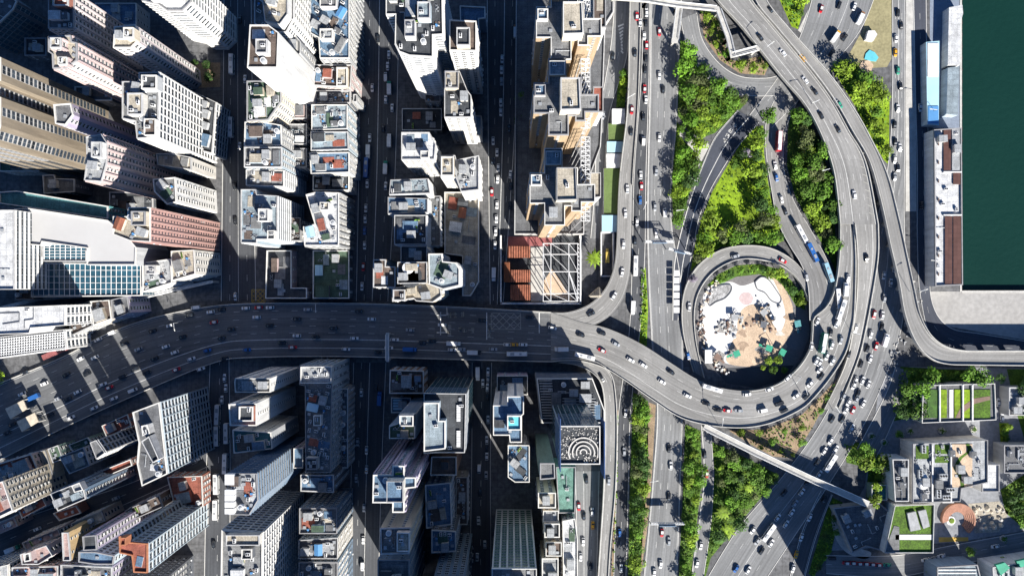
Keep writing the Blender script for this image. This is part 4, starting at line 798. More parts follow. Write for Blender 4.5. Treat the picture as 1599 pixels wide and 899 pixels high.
# ------------------------------------------------------------------ special roofs
def rootof(label_part):
    for o in C.objects:
        if o.get('label') and label_part in o['label']: return o
def roof_item(root, name, poly, z, h, m, mt=None):
    mb = MB(); P = [W(x, y, z)[:2] for x, y in poly]
    if area(P) < 0: P.reverse()
    mb.prism(P, z, z+h, 0, True, False, 1 if mt else None)
    return mb.build(name, [M[m], M[mt]] if mt else M[m], root)
def R4(x0, y0, x1, y1): return [(x0, y0), (x1, y0), (x1, y1), (x0, y1)]
# ringed dark roof
rt = rootof('concentric rings'); mb = MB(); zc = 82.01
cx, cy = 905, 694; PX = PXM*(1-82/400)
c0 = W(cx+6, cy+12, 82)
for r in (24, 18, 12, 6):
    for i in range(40):
        a0, a1 = PI*(.0+i/40*1.25)-.35, PI*(.0+(i+1)/40*1.25)-.35
        R0, R1 = r*PX, (r-1.9)*PX
        q = [(c0[0]+R*math.cos(a), c0[1]+R*math.sin(a)) for R, a in ((R0, a0), (R0, a1), (R1, a1), (R1, a0))]
        if all(inside(pxpoly((873, 664, 937, 724), 82), *p) for p in q): mb.prism(q[::-1] if area(q) < 0 else q, 82.0, 82.5)
rr = random.Random(3)
for i in range(190):
    x, y = rr.uniform(875, 935), rr.uniform(666, 722)
    if (x-911)**2+(y-706)**2 < 24**2 and y < 706 and rr.random() < .85: continue
    p = W(x, y, 82); mb.box(p[0], p[1], 82.0, rr.uniform(.3, .7), rr.uniform(.2, .5), .35, rr.random()*3)
tag(mb.build('paving', M['w_offwhite'], rt), kind='stuff')
for e in (R4(871.3, 645, 872.6, 724), R4(937.4, 650, 938.8, 735)): roof_item(rt, 'mast_frame', e, 70, 14, 'deepblue')
# water tanks in a row on the dark ribbed tower, round tank, solar arrays
rt = rootof('row of white tanks')
for y in (742, 750, 766, 775, 785, 795):
    p = W(362, y, 78); t = MB(); t.box(p[0], p[1], 78, 4.2, 2.4, 2.8); t.build('water_tank', M['whitemetal'], rt)
rt = rootof('round white water tank'); p = W(637, 418, 47); t = MB(); t.cyl(p[0], p[1], 46.0, 3.0, 2.4, 24, 0, 2.6); t.build('water_tank', M['whitemetal'], rt)
t = MB(); t.cyl(p[0]+1, p[1]-4, 46.0, 5.8, .25, 32, 0, 5.6); t.build('helipad_ring', M['r_dark'], rt)
rt = rootof('two solar arrays')
for y0 in (632, 672):
    for k in range(10):
        roof_item(rt, 'solar_panel', R4(713, y0+k*2.6, 719, y0+k*2.6+2.0), 62.5, .25, 'whitemetal')
rt = rootof('small solar panel frame')
for k in range(4): roof_item(rt, 'solar_panel', R4(614, 623+k*4.5, 628, 626+k*4.5), 8.5, .25, 'paleblue')
# atrium bars
for lb, (x0, y0, x1, y1), z in (('large glazed atrium', (52, 411, 222, 463), 22), ('low blue glass roof', (69, 381, 135, 407), 27)):
    rt = rootof(lb); b = MB()
    n = int((x1-x0)/8)
    for i in range(n+1):
        x = x0+(x1-x0)*i/n; a, c = W(x, y0+.5, z+.5), W(x, y1-1.5, z+.5); b.bar(a, c, .3)
    for j in range(6):
        y = y0+1+(y1-y0-3)*j/5; b.bar(W(x0+1, y, z+.35), W(x1-1, y, z+.35), .22)
    b.build('glazing_frame', M['whitemetal'], rt)
    b = MB(); b.face([W(x0+1, y1-1, z+.25), W(x1-1, y1-1, z+.25), W(x1-1, y0+1, z+.25), W(x0+1, y0+1, z+.25)]); b.build('glazing', M['glass_blue'], rt)
rt = rootof('fine black and white gridded roof'); b = MB()
for i in range(34):
    x = -30+i*4; y = 531-(x+40)*.105; b.bar(W(x, y+1, 22.4), W(x, y+30, 22.4), .5)
for j in range(7): b.bar(W(-38, 534+j*4, 22.7), W(102, 518+j*4, 22.7), .3)
b.build('louvre_grille', M['whitemetal'], rt)
# long service lines on a few plain roofs
rt = rootof('white stepped roof with grey gutter'); b = MB()
for a, c in (((0, 489), (30, 488)), ((30, 488), (30, 502)), ((30, 502), (4, 506)), ((52, 480), (52, 498)), ((52, 498), (38, 500)), ((38, 500), (38, 512))): b.bar(W(*a, 40.2), W(*c, 40.2), .5)
b.build('gutter', M['w_darkgrey'], rt)
# construction site
CSITE = thing('construction_site', 'white hoarded construction site with rust roofed huts and steel lattice', 'building site', W(845, 425, 0)[:2]+(0,))
def kid(name, mb, m, root=CSITE): return mb.build(name, m, root)
b = MB()
for (x0, y0, x1, y1) in ((781, 368, 783.5, 474), (781, 472, 907, 475), (904, 368, 907, 474)):
    b.prism(sorted([W(x0, y1)[:2], W(x1, y1)[:2], W(x1, y0)[:2], W(x0, y0)[:2]], key=lambda p: 0) , 0, 3)
kid('hoarding', b, M['w_white'])
for lb, (x0, y0, x1, y1), h, m in (('r', (793, 385, 828, 402), 7, 'rust'), ('r', (787, 410, 796, 440), 8, 'w_orange'), ('r', (797, 422, 828, 440), 8, 'rust'), ('r', (797, 445, 828, 468), 7, 'rust')):
    hb = thing('site_hut', {385: 'dark rust site hut topmost of the huts', 410: 'narrow orange site hut against the hoarding', 422: 'bright ridged rust hut in the middle of the site', 445: 'shaded rust hut near the site gate'}[y0], 'hut', W((x0+x1)/2, (y0+y1)/2)[:2]+(0,), 0, 'rust roofed site huts')
    b = MB(); P = pxpoly((x0, y0, x1, y1), h); b.prism(P, 0, h, 0, False); b.build('wall', M['w_brown'], hb)
    b = MB(); n = 9; xa, ya = P[0]; xb, yb = P[2]; xa, xb = min(xa, xb), max(xa, xb); ya, yb = min(ya, yb), max(ya, yb)
    for i in range(n):
        u0, u1 = xa+(xb-xa)*i/n, xa+(xb-xa)*(i+1)/n; um = (u0+u1)/2
        b.face([(u0, ya-.2, h), (um, ya-.2, h+.5), (um, yb+.2, h+.5), (u0, yb+.2, h)]); b.face([(um, ya-.2, h+.5), (u1, ya-.2, h), (u1, yb+.2, h), (um, yb+.2, h+.5)])
    b.build('roof', M[m], hb)
sheet('site_floor', [(784, 370), (904, 370), (904, 471), (784, 471)], M['r_dark'], .05, 'dark floor of the construction site')
sheet('site_floor', [(829, 387), (848, 385), (848, 470), (829, 470)], M['concrete'], .09, 'pale strip of site floor')
sheet('site_floor', [(862, 420), (896, 470), (835, 460), (848, 440)], M['sand'], .085, 'bare patch of site floor')
sheet('red_ground', [(792, 369), (862, 369), (862, 384), (792, 384)], M['red_ground'], .1, 'red ground inside the site')
tr = thing('steel_lattice', 'white steel truss frame standing over the construction site', 'frame', W(876, 420, 0)[:2]+(0,))
b = MB(); xs = (848, 860, 888, 902); ys = (380, 397, 424, 458, 470)
for x in xs:
    b.bar(W(x, ys[0], 14), W(x, ys[-1], 14), .38); b.bar(W(x, ys[0], 10), W(x, ys[-1], 10), .3)
    for y in ys: b.bar(W(x, y, 0), W(x, y, 14), .5)
for y in ys: b.bar(W(xs[0], y, 14), W(xs[-1], y, 14), .36)
for i in range(3):
    for j in range(4):
        b.bar(W(xs[i], ys[j], 14), W(xs[i+1], ys[j+1], 14), .25)
for k in range(14): b.bar(W(902, 380+k*6.4, 14), W(906, 383+k*6.4, 10), .3)
b.bar(W(906, 372, 12), W(906, 470, 12), .8); b.bar(W(888, 424, 14), W(902, 470, 14), .5)
b.build('truss', M['whitemetal'], tr)
# lattice masts beside the tan towers
for k, (y0, y1) in enumerate(((-20, 78), (92, 200), (214, 345))):
    o = thing('scaffold', ['white scaffold lattice beside the topmost tan tower', 'white scaffold lattice beside the middle tan tower', 'white scaffold lattice beside the tan tower nearest the building site'][k], 'scaffold', W(918, (y0+y1)/2, 0)[:2]+(6.2,), 0, 'scaffold lattices on the tan towers')
    b = MB(); rs = random.Random(k); X0, X1 = 907, 921; ny = int((y1-y0)/7)
    for zz in (50, 58, 66, 74):
        for x in (X0, (X0+X1)/2, X1): b.bar(W(x, y0, zz), W(x, y1, zz), .3)
        for j in range(ny+1):
            y = y0+(y1-y0)*j/ny; b.bar(W(X0, y, zz), W(X1, y, zz), .28)
            if j < ny and zz > 60: b.bar(W(X0, y, zz), W(X1, y+7, zz), .22)
    for j in range(0, ny+1, 2):
        y = y0+(y1-y0)*j/ny
        for x in (X0, X1):
            p = W(x, y, 74); b.bar((p[0], p[1], 6.2), p, .3)
    b.build('lattice', M['whitemetal'], o)
# green courts beside the slip road
for poly, m, h, nm, lb in ((R4(956, 170, 976, 193), 'w_white', 5, 'canopy', 'white canopy above the green courts'), (R4(950, 193, 975, 219), 'green_roof', 3, 'sports_court', 'short green court under the white canopy'),
                     (R4(948, 221, 974, 238), 'paleblue', 4, 'canopy', 'pale blue canopy between two green courts'), (R4(947, 240, 972, 262), 'w_white', 4, 'canopy', 'white and blue canopy above the long green court'),
                     (R4(943, 263, 970, 334), 'green_roof', 3, 'sports_court', 'long green court beside the elevated ramp'), (R4(940, 336, 966, 362), 'paleblue', 4, 'canopy', 'pale blue canopy at the foot of the long green court')):
    b = MB(); P = pxpoly(poly, h); b.prism(P, .1, h, 1, True, False, 0); o = b.build(nm, [M[m], M['w_lightgrey']]); tag(o, lb, 'court' if nm == 'sports_court' else 'canopy')
o = thing('compound', 'fenced yard with white rim and yellow machine beside the lone tree', 'yard', W(948, 397, 0)[:2]+(0,))
b = MB()
for (x0, y0, x1, y1) in ((938, 364, 940, 431), (957, 364, 959, 431), (938, 430, 959, 432), (938, 362, 959, 364)): b.prism(pxpoly((x0, y0, x1, y1), 3), 0, 3)
b.build('fence', M['w_white'], o); b = MB(); p = W(948, 402, 0); b.box(p[0], p[1], .1, 1.8, 6, 2.5); b.box(p[0], p[1]+4, .1, 1.2, 2, 1.5); b.build('machine', M['w_yellow'], o)
o = thing('gable_roof_house', 'small cream hipped roof beside the curving ramp', 'house', W(935, 460, 0)[:2]+(0,))
P = [W(*p, 6)[:2] for p in ((920, 462), (936, 448), (950, 462), (934, 474))]; P = P if area(P) > 0 else P[::-1]
b = MB(); b.prism(P, 0, 5, 0, False); b.build('wall', M['w_cream'], o); b = MB(); c = W(935, 461, 6)[:2]+(7.5,)
for i in range(4): b.face([P[i]+(5,), P[(i+1) % 4]+(5,), c])
b.build('roof', M['r_cream'], o)
# ------------------------------------------------------------------ circular playground
sheet('island_ground', [(1175+88*math.cos(a*PI/24), 507+98*math.sin(a*PI/24)) for a in range(48)], mat('island_paving', (.2, .19, .19), var=.2, scale=.1, fine=.1), .03, 'grey floor of the circular island')
sheet('playground_floor', [(1098, 462), (1110, 446), (1140, 440), (1158, 446), (1178, 440), (1196, 432), (1210, 440), (1222, 470), (1228, 500), (1222, 530), (1205, 545), (1180, 530), (1150, 560), (1138, 568), (1104, 548), (1098, 500)], M['play'], .07, 'white playground floor', smoothen=True)
sheet('sand_floor', [(1205, 432), (1222, 446), (1238, 480), (1238, 520), (1225, 548), (1205, 568), (1165, 572), (1135, 565), (1140, 540), (1150, 520), (1152, 500), (1160, 482), (1180, 475), (1205, 490), (1215, 520), (1226, 500), (1222, 470)], M['sand'], .11, 'sandy floor of the playground', smoothen=True)
sheet('sand_floor', [(1165+11*math.cos(a*PI/8), 466+10*math.sin(a*PI/8)) for a in range(16)], M['w_pink'], .12, 'round pinkish patch of the playground')
def planting_bed(name, label, pts, m):
    o = thing(name, label, 'garden bed', W(sum(p[0] for p in pts)/len(pts), sum(p[1] for p in pts)/len(pts))[:2]+(0,))
    P = [W(*p)[:2] for p in smooth(pts+[pts[0]], 6)[:-1]]; P = P if area(P) > 0 else P[::-1]; Q = inset(P, .5)
    b = MB(); n = len(P)
    for i in range(n):
        j = (i+1) % n; b.face([P[i]+(.1,), P[j]+(.1,), P[j]+(.6,), P[i]+(.6,)]); b.face([P[i]+(.6,), P[j]+(.6,), Q[j]+(.6,), Q[i]+(.6,)]); b.face([Q[j]+(.1,), Q[i]+(.1,), Q[i]+(.6,), Q[j]+(.6,)])
    b.build('kerb', M['w_darkgrey'], o); b = MB(); b.face([q+(.35,) for q in Q]); b.build('bed', m, o)
    return o
planting_bed('rockery', 'rocky grey bed with a dark kerb near the island trees', [(1104, 470), (1108, 455), (1120, 446), (1140, 444), (1142, 454), (1132, 466), (1118, 472), (1108, 478)], mat('rock_bed', (.35, .35, .35), var=.6, scale=.5, fine=.6))
planting_bed('splash_pool', 'white pool with a winding dark kerb on the playground', [(1178, 440), (1188, 432), (1200, 436), (1212, 452), (1220, 466), (1216, 474), (1204, 470), (1194, 458), (1182, 452)], M['play'])
rb = thing('rock_garden', 'heap of grey boulders and sticks in the middle of the playground', 'rock garden', W(1135, 510, 0)[:2]+(.07,)); rs = random.Random(9)
for i in range(95):
    x, y = (rs.gauss(1134, 11), rs.gauss(510, 7)) if i % 3 else (rs.gauss(1190, 14), rs.gauss(500, 16)); p = W(x, y, 0); b = MB(); r = rs.uniform(.4, 1.4)
    b.cyl(p[0], p[1], .07, r, r*.8, 6, 0, r*.5); b.build('boulder', M[('w_grey', 'w_darkgrey', 'concrete', 'w_brown')[i % 4]], rb)
for i, (x, y, m, lb) in enumerate(((1147, 495, 'w_grey', 'grey climbing frame by the pink round patch'), (1192, 486, 'w_grey', 'long grey climbing frame across the sand'), (1190, 504, 'w_darkgrey', 'dark square climbing frame on the sand'), (1208, 502, 'w_white', 'white play frame by the sand edge'),
                         (1196, 542, 'greenpaint', 'green roofed play house beside the shrubs'), (1146, 552, 'greenpaint', 'green play house near the white hut'), (1218, 551, 'greenpaint', 'round green slide by the parking bay'), (1243, 507, 'teal', 'teal vehicles shed on the round bay'), (1120, 558, 'w_brown', 'brown play boat near the shaded edge'))):
    o = thing('playground_climber', lb, 'playground equipment', W(x, y)[:2]+(.1,), i*.7); rs = random.Random(i+20); b = MB()
    for k in range(4): b.bar((rs.uniform(-3, -1), rs.uniform(-2, 2), 0), (rs.uniform(-3, 3), rs.uniform(-2, 2), 2.6), .25)
    for sx in (-2.4, 2.4):
        for sy in (-1.5, 1.5): b.bar((sx, sy, 0), (sx, sy, 2.6), .25)
    me = b.mesh('post', M['metal']); inst('post_frame', me, o, (0, 0, 0))
    b = MB(); b.prism([(-2.6, -1.7), (1, -1.7), (1, 1.7), (-2.6, 1.7)], 2.6, 2.9); b.prism([(1.2, -.6), (4.6, -.6), (4.6, .6), (1.2, .6)], 1.0, 1.3)
    inst('platform', b.mesh('platform', M[m if m in M else 'w_'+m]), o, (0, 0, 0))
o = thing('kiosk', 'white flat roofed kiosk at the shaded edge of the playground', 'kiosk', W(1106, 556, 0)[:2]+(0,))
b = MB(); b.prism(pxpoly((1102, 547, 1111, 566), 3), 0, 3); b.build('wall', M['w_white'], o); b = MB(); b.prism(pxpoly((1101, 546, 1112, 567), 3.2), 3.003, 3.25); b.build('roof', M['whitemetal'], o)
sheet('parking_bay', [(1238+0, 482), (1250, 480), (1262, 500), (1262, 530), (1250, 545), (1238, 545), (1228, 538), (1230, 526), (1240, 515)], M['asphalt'], .13, 'round asphalt bay at the edge of the island', smoothen=True)
sheet('painted_shade', [(1115, 575), (1240, 570), (1225, 592), (1180, 606), (1135, 598)], M['asphalt_dark'], .05, 'dark sheet painted as flyover shade at the foot of the island')  # dark sheet laid where the flyover shadow falls
# ------------------------------------------------------------------ park at the corner, playground field, waterfront details
sheet('park_ground', [(1375, 590), (1420, 572), (1600, 575), (1700, 700), (1700, 810), (1500, 845), (1290, 860), (1350, 760)], mat('park_paving', (.24, .25, .27), var=.25, scale=.06, fine=.15), .02, 'grey paving of the park')
sheet('play_field', [(1372, -40), (1392, -40), (1392, 92), (1385, 105), (1340, 108), (1322, 92), (1348, 45)], mat('tan_turf', (.3, .27, .15), var=.2, scale=.08, fine=.15), .04, 'tan turf of the play field')
sheet('side_path', [(1290, -40), (1320, -40), (1262, 60), (1246, 48)], M['concrete'], .03, 'pale verge by the flyover')
for nm, lb, pts, z, m in (('play_mat', 'cyan star-shaped play mat on the tan field', [(1352, 84), (1358, 78), (1366, 82), (1372, 90), (1368, 96), (1358, 95), (1350, 92)], .5, 'cyan'),
                          ('play_mat', 'peach play mat beneath the cyan star', [(1346, 96), (1358, 94), (1364, 102), (1360, 112), (1346, 112), (1342, 104)], .4, 'sand'),
                          ('canopy', 'small white canopy on the tan field', [(1356, 48), (1366, 48), (1370, 54), (1364, 64), (1352, 62)], 2.5, 'w_white')):
    b = MB(); P = [W(*p, z)[:2] for p in pts]; P = P if area(P) > 0 else P[::-1]; b.prism(P, .05, z); tag(b.build(nm, M[m]), lb, 'play mat' if nm == 'play_mat' else 'canopy')
rt = rootof('striped lawn roof')
for x0, x1, m in ((1448, 1464, 'leaf3'), (1468, 1478, 'lawn'), (1482, 1488, 'w_white'), (1490, 1501, 'lawn'), (1504, 1514, 'lawn'), (1520, 1546, 'grass')):
    roof_item(rt, 'lawn_strip', R4(x0, 608, x1, 652), 9.02, .3, m)
for x in (1466, 1502, 1517): roof_item(rt, 'roof_beam', R4(x-1, 600, x+1, 657), 9.02, 1.2, 'w_white')
P = [(1492, 652), (1500, 636), (1520, 622), (1546, 618), (1546, 624), (1522, 630), (1506, 642), (1502, 652)]
roof_item(rt, 'roof_path', P, 9.34, .06, 'w_brown')
rt = rootof('winding path roof garden')
roof_item(rt, 'garden_bed', R4(1486, 693, 1518, 760), 12.02, .25, 'sand')
Ls = smooth([(1508, 693), (1510, 704), (1496, 716), (1490, 732), (1498, 745), (1500, 760)], 6); Rr = [(x+6, y) for x, y in Ls]
b = MB()
for i in range(len(Ls)-1): b.face([W(*Ls[i], 12.32), W(*Rr[i], 12.32), W(*Rr[i+1], 12.32), W(*Ls[i+1], 12.32)])
b.build('garden_path', M['grass'], rt)
for r_ in ((1430, 696, 1450, 716), (1460, 694, 1482, 708), (1460, 712, 1482, 722)): roof_item(rt, 'lawn_strip', R4(*r_), 12.02, .2, 'grass')
roof_item(rt, 'sunk_court', R4(1458, 752, 1480, 780), 12.02, .15, 'w_darkgrey')
for x in (1455, 1484): roof_item(rt, 'roof_beam', R4(x-1, 694, x+1, 782), 12.28, .9, 'w_white')
for (x, y) in ((1440, 744), (1440, 757)):
    p = W(x, y, 12); b = MB(); b.cyl(p[0], p[1], 12.0, 2.4, 1.8, 16, 0, 2.0); b.build('dome_tank', M['whitemetal'], rt)
rt = rootof('two grey skylights')
for pl in ([(1415, 800), (1428, 797), (1436, 825), (1420, 828)], [(1432, 797), (1444, 794), (1450, 820), (1440, 824)]): roof_item(rt, 'skylight', pl, 10.02, 1.2, 'w_grey')
roof_item(rt, 'roof_path', R4(1398, 834, 1456, 842), 10.02, .2, 'w_white'); roof_item(rt, 'roof_deck', [(1380, 862), (1396, 820), (1404, 822), (1404, 862)], 10.02, .2, 'r_grey')
rt = rootof('brown panel roofs')
for (x0, y0, x1, y1) in ((1473, 202, 1484, 266), (1475, 338, 1486, 443), (1488, 338, 1500, 443), (1488, 268, 1499, 288)): roof_item(rt, 'panel_roof', R4(x0, y0, x1, y1), 9.3, .5, 'w_brown', 'solar')
roof_item(rt, 'panel_roof', R4(1486, 202, 1498, 266), 9.3, .5, 'w_grey', 'r_pale')
for y in (268, 335): roof_item(rt, 'ridge_cap', R4(1472, y, 1500, y+2), 9.2, 1.0, 'w_white')
rt = rootof('open blue and white sheeted'); roof_item(rt, 'sheet_end', R4(1449, 166, 1465, 193), 6.02, .3, 'bluesheet'); roof_item(rt, 'sheet_top', R4(1448, 68, 1465, 120), 6.02, .3, 'w_white')
rt = rootof('grey blue striped roof')
for k in range(9): roof_item(rt, 'roof_rib', R4(1464, 888+k*5, 1524, 889.5+k*5), 12.02, .4, 'w_white')
rt = rootof('white roof boxes'); roof_item(rt, 'green_sheet', [(1552, 880), (1566, 876), (1574, 884), (1560, 896)], 12.3, 1.6, 'greenpaint'); roof_item(rt, 'green_sheet', [(1584, 874), (1604, 870), (1604, 880), (1588, 884)], 12.3, 1.6, 'greenpaint')
o = thing('brick_steps', 'semicircular brown brick steps round a small oval pool', 'steps', W(1494, 808, 0)[:2]+(0,))
for k in range(6):
    b = MB(); r1, r0 = (26-k*2.4)*PXM, (23.6-k*2.4)*PXM; z = 2.2-k*.35; c = W(1494, 810)
    for i in range(30):
        a0, a1 = -.9+i*.14, -.9+(i+1)*.14
        q = [(c[0]+r*math.cos(a), c[1]+r*math.sin(a)) for r, a in ((r0, a0), (r1, a0), (r1, a1), (r0, a1))]
        b.prism(q, 0.02, z)
    b.build('step', M['brickring'], o)
b = MB(); p = W(1484, 812, 0); b.cyl(p[0], p[1], .02, 2.6, .6, 20, 0, 2.5); b.build('pool_rim', M['w_white'], o)
b = MB(); p = W(1484, 812, 0); b.cyl(p[0]+.4, p[1], .63, 1.6, .3, 12, 0, 1.2); b.build('planting', M['leaf2'], o)
sheet('yellow_plaza', [(1466, 838), (1512, 838), (1512, 844), (1466, 846)], mat('yellow_paving', (.6, .38, .08), var=.2, scale=.2), .04, 'yellow strip of plaza paving')
sheet('cream_plaza', [(1512, 786), (1560, 782), (1575, 800), (1560, 830), (1522, 832)], M['r_cream'], .05, 'cream rock plaza floor')
rk = thing('rock_garden', 'pale boulders scattered on the cream plaza beside the brick steps', 'rock garden', W(1545, 806)[:2]+(.05,)); rs = random.Random(4)
for i in range(34):
    x, y = rs.uniform(1520, 1566), rs.uniform(790, 826); p = W(x, y, 0); b = MB(); r = rs.uniform(.6, 1.8); b.cyl(p[0], p[1], .05, r, r*.9, 6, 0, r*.4); b.build('boulder', M['w_cream'] if i % 3 else M['concrete'], rk)
# footbridges and gantries
def bridge(name, label, pts, z, wpx, m='concrete', cat='footbridge', cover=False):
    o = thing(name, label, cat, W(*pts[len(pts)//2])[:2]+(0,)); wd = wpx*PXM
    b = MB(); rl = MB(); ps = MB()
    for (x0, y0), (x1, y1) in zip(pts, pts[1:]):
        a, c = Vector(W(x0, y0, z)), Vector(W(x1, y1, z)); d = (c-a).normalized(); s = Vector((-d.y, d.x, 0))*wd/2
        a2, c2 = a-d*wd*.5, c+d*wd*.5
        q = [tuple(v)[:2] for v in (a2-s, c2-s, c2+s, a2+s)]; q = q if area(q) > 0 else q[::-1]
        b.prism(q, z-.6, z+.003*pts.index((x0, y0)))
        for sg in (-1, 1):
            e = s*sg*.94; rl.bar(tuple(a+e+Vector((0, 0, 1))), tuple(c+e+Vector((0, 0, 1))), .3); rl.bar(tuple(a+e+Vector((0, 0, .5))), tuple(c+e+Vector((0, 0, .5))), .2)
        n = max(1, int((c-a).length/28))
        for k in range(n+1):
            p = a.lerp(c, k/n); ps.box(p.x, p.y, 0, 1.2, 1.2, z-.6)
    b.build('deck', M[m], o); rl.build('railing', M['whitemetal'], o); ps.build('column', M['concrete'], o)
    return o
bridge('footbridge', 'pale footbridge crossing the roads at the top edge', [(958, -4), (1010, 0), (1060, 8), (1118, 14)], 10.5, 8)
bridge('footbridge', 'footbridge leg hooking down beside the curving flyover', [(1122, 16), (1138, 60), (1144, 86), (1182, 76)], 9.6, 8)
bridge('footbridge', 'short grey footbridge spur between road and grass slope', [(1060, 14), (1054, 62)], 9.7, 10)
bridge('footbridge', 'long slanting footbridge over the woods and the jammed road', [(1104, 668), (1180, 706), (1262, 745), (1352, 785)], 7.5, 10)
bridge('footbridge', 'blue grey footbridge crossing the shaded highway', [(605, 522), (605, 562)], 12.5, 5, 'w_paleblue')
def gantry(label, x0, y0, x1, y1, w=1.0):
    o = thing('sign_gantry', label, 'gantry', W((x0+x1)/2, (y0+y1)/2)[:2]+(0,)); b = MB(); a, c = W(x0, y0, 7), W(x1, y1, 7)
    for e in (-.5, .5): b.bar((a[0], a[1]+e, 7), (c[0], c[1]+e, 7), .3)
    b.bar((a[0], a[1], 8.2), (c[0], c[1], 8.2), .3)
    n = 12
    for k in range(n): t, u = k/n, (k+1)/n; b.bar((a[0]+(c[0]-a[0])*t, a[1]+(c[1]-a[1])*t-.5, 7), (a[0]+(c[0]-a[0])*u, a[1]+(c[1]-a[1])*u+.5, 7), .18)
    b.build('beam', M['whitemetal'], o); b = MB()
    for p in (a, c): b.bar((p[0], p[1], 0), (p[0], p[1], 8.2), .5)
    b.build('post', M['metal'], o)
    b = MB(); b.box((a[0]+c[0])/2, (a[1]+c[1])/2-.9, 6.2, abs(c[0]-a[0])*.5, .3, 2.8, math.atan2(c[1]-a[1], c[0]-a[0])); b.build('sign_board', M['w_blue'], o)
gantry('white sign gantry over the broad surface road near the tunnel approach', 1008, 377, 1052, 377)
gantry('white sign gantry over the tunnel approach road', 1044, 388, 1079, 396)
gantry('dark sign gantry over the broad surface road between the tree belts', 1016, 817, 1068, 817)
o = thing('covered_walkway', 'three white roofed canopies in line beside the tunnel approach', 'canopy', W(1056, 455)[:2]+(0,))
for k in range(6): b = MB(); b.prism(pxpoly((1052, 422+k*11.5, 1061, 431+k*11.5), 4), 3.7, 4); b.build('canopy', M['w_white'], o)
for k, (x, y) in enumerate(((24, 640), (42, 660))):  # flat roofs of a footbridge crossing over the highway
    o = thing('footbridge_roof', ('cream footbridge roof over the highway at the edge, upper one', 'cream footbridge roof over the highway, lower one')[k], 'canopy', W(x, y)[:2]+(0,))
    P = [W(*p, 7)[:2] for p in ((x-16, y-2), (x+12, y-16), (x+18, y-2), (x-8, y+14))]; P = P if area(P) > 0 else P[::-1]
    b = MB(); b.prism(P, 6.4, 7); b.build('roof', M['w_cream'], o); b = MB()
    for p in P: b.bar((p[0]*.98+o.location.x*.02, p[1]*.98+o.location.y*.02, .5), (p[0]*.98+o.location.x*.02, p[1]*.98+o.location.y*.02, 6.4), .6)
    b.build('column', M['concrete'], o)
o = thing('awning', 'bright red awning at the edge of the highway', 'awning', W(118, 533)[:2]+(0,)); b = MB(); p = W(118, 533, 5); b.box(p[0], p[1], 4.6, 6.5, 3.6, .5, .35); b.build('canvas', mat('red_canvas', (.6, .04, .03), var=.1), o); b = MB(); b.box(p[0], p[1], 0, .3, .3, 4.6); b.build('post', M['metal'], o)
o = thing('awning', 'long dull red awning running down the highway edge', 'awning', W(88, 549)[:2]+(0,)); b = MB(); p = W(88, 549, 5); b.box(p[0], p[1], 4.6, 17, 3.0, .5, .42); b.build('canvas', M['red_ground'], o); b = MB(); b.box(p[0], p[1], 0, .3, .3, 4.6); b.build('post', M['metal'], o)
# lamp posts
LP = MB(); LP.bar((0, 0, 0), (0, 0, 9.5), .22); LPm = LP.mesh('post', M['metal'])
LA = MB(); LA.bar((0, 0, 9.5), (3.4, 0, 10.1), .2); LAm = LA.mesh('arm', M['whitemetal'])
LH = MB(); LH.box(3.9, 0, 10.0, 1.3, .45, .2); LHm = LH.mesh('lamp_head', M['lamp'])
for i, (x, y, z, a, wh) in enumerate(((1188, 82, 8.2, .6, 'by the bend of the hooked footbridge'), (1284, 268, 8.2, 3.4, 'on the inner side of the curving flyover'), (1268, 163, 8.2, 3.6, 'above the red roofed bus'), (1082, 288, 0, 2.6, 'beside the tunnel approach woods'),
      (1062, 330, 0, 3.3, 'at the head of the tunnel gantry'), (976, 160, 0, .5, 'above the white canopy'), (1000, 330, 0, 1.2, 'beside the narrow surface road'), (940, 645, 6.5, 1.9, 'on the branch ramp by the ringed roof'), (1250, 612, 6.8, 1.9, 'on the outer wall of the loop'), (1240, 585, 6.8, 4, 'on the inner wall of the loop'),
      (1120, 660, 6.8, 1.5, 'at the start of the slanting footbridge'), (1330, 520, 6.8, 2.9, 'where the loop meets the dropping branch'), (1420, 455, 8.8, .3, 'on the slim ramp above the quay'), (1450, 408, 0, 3.1, 'beside the dark road near the terminal'), (1448, 178, 0, 3.1, 'beside the blue sheeted shed'),
      (700, 478, 6.5, -1.5, 'on the shaded highway by the lettering'), (500, 474, 6, -1.5, 'on the shaded highway above the dark podiums'), (283, 503, 1, -1.3, 'on the highway near the street corner'), (1010, 745, 0, 0.2, 'on the broad road between tree belts'), (1300, 640, 0, 2.2, 'at the top of the traffic jam'))):
    o = thing('street_lamp', 'slim grey street lamp '+wh, 'street lamp', W(x, y, z)[:2]+(z,), a, 'street lamps')
    inst('post', LPm, o, (0, 0, 0)); inst('arm', LAm, o, (0, 0, 0)); inst('lamp_head', LHm, o, (0, 0, 0))

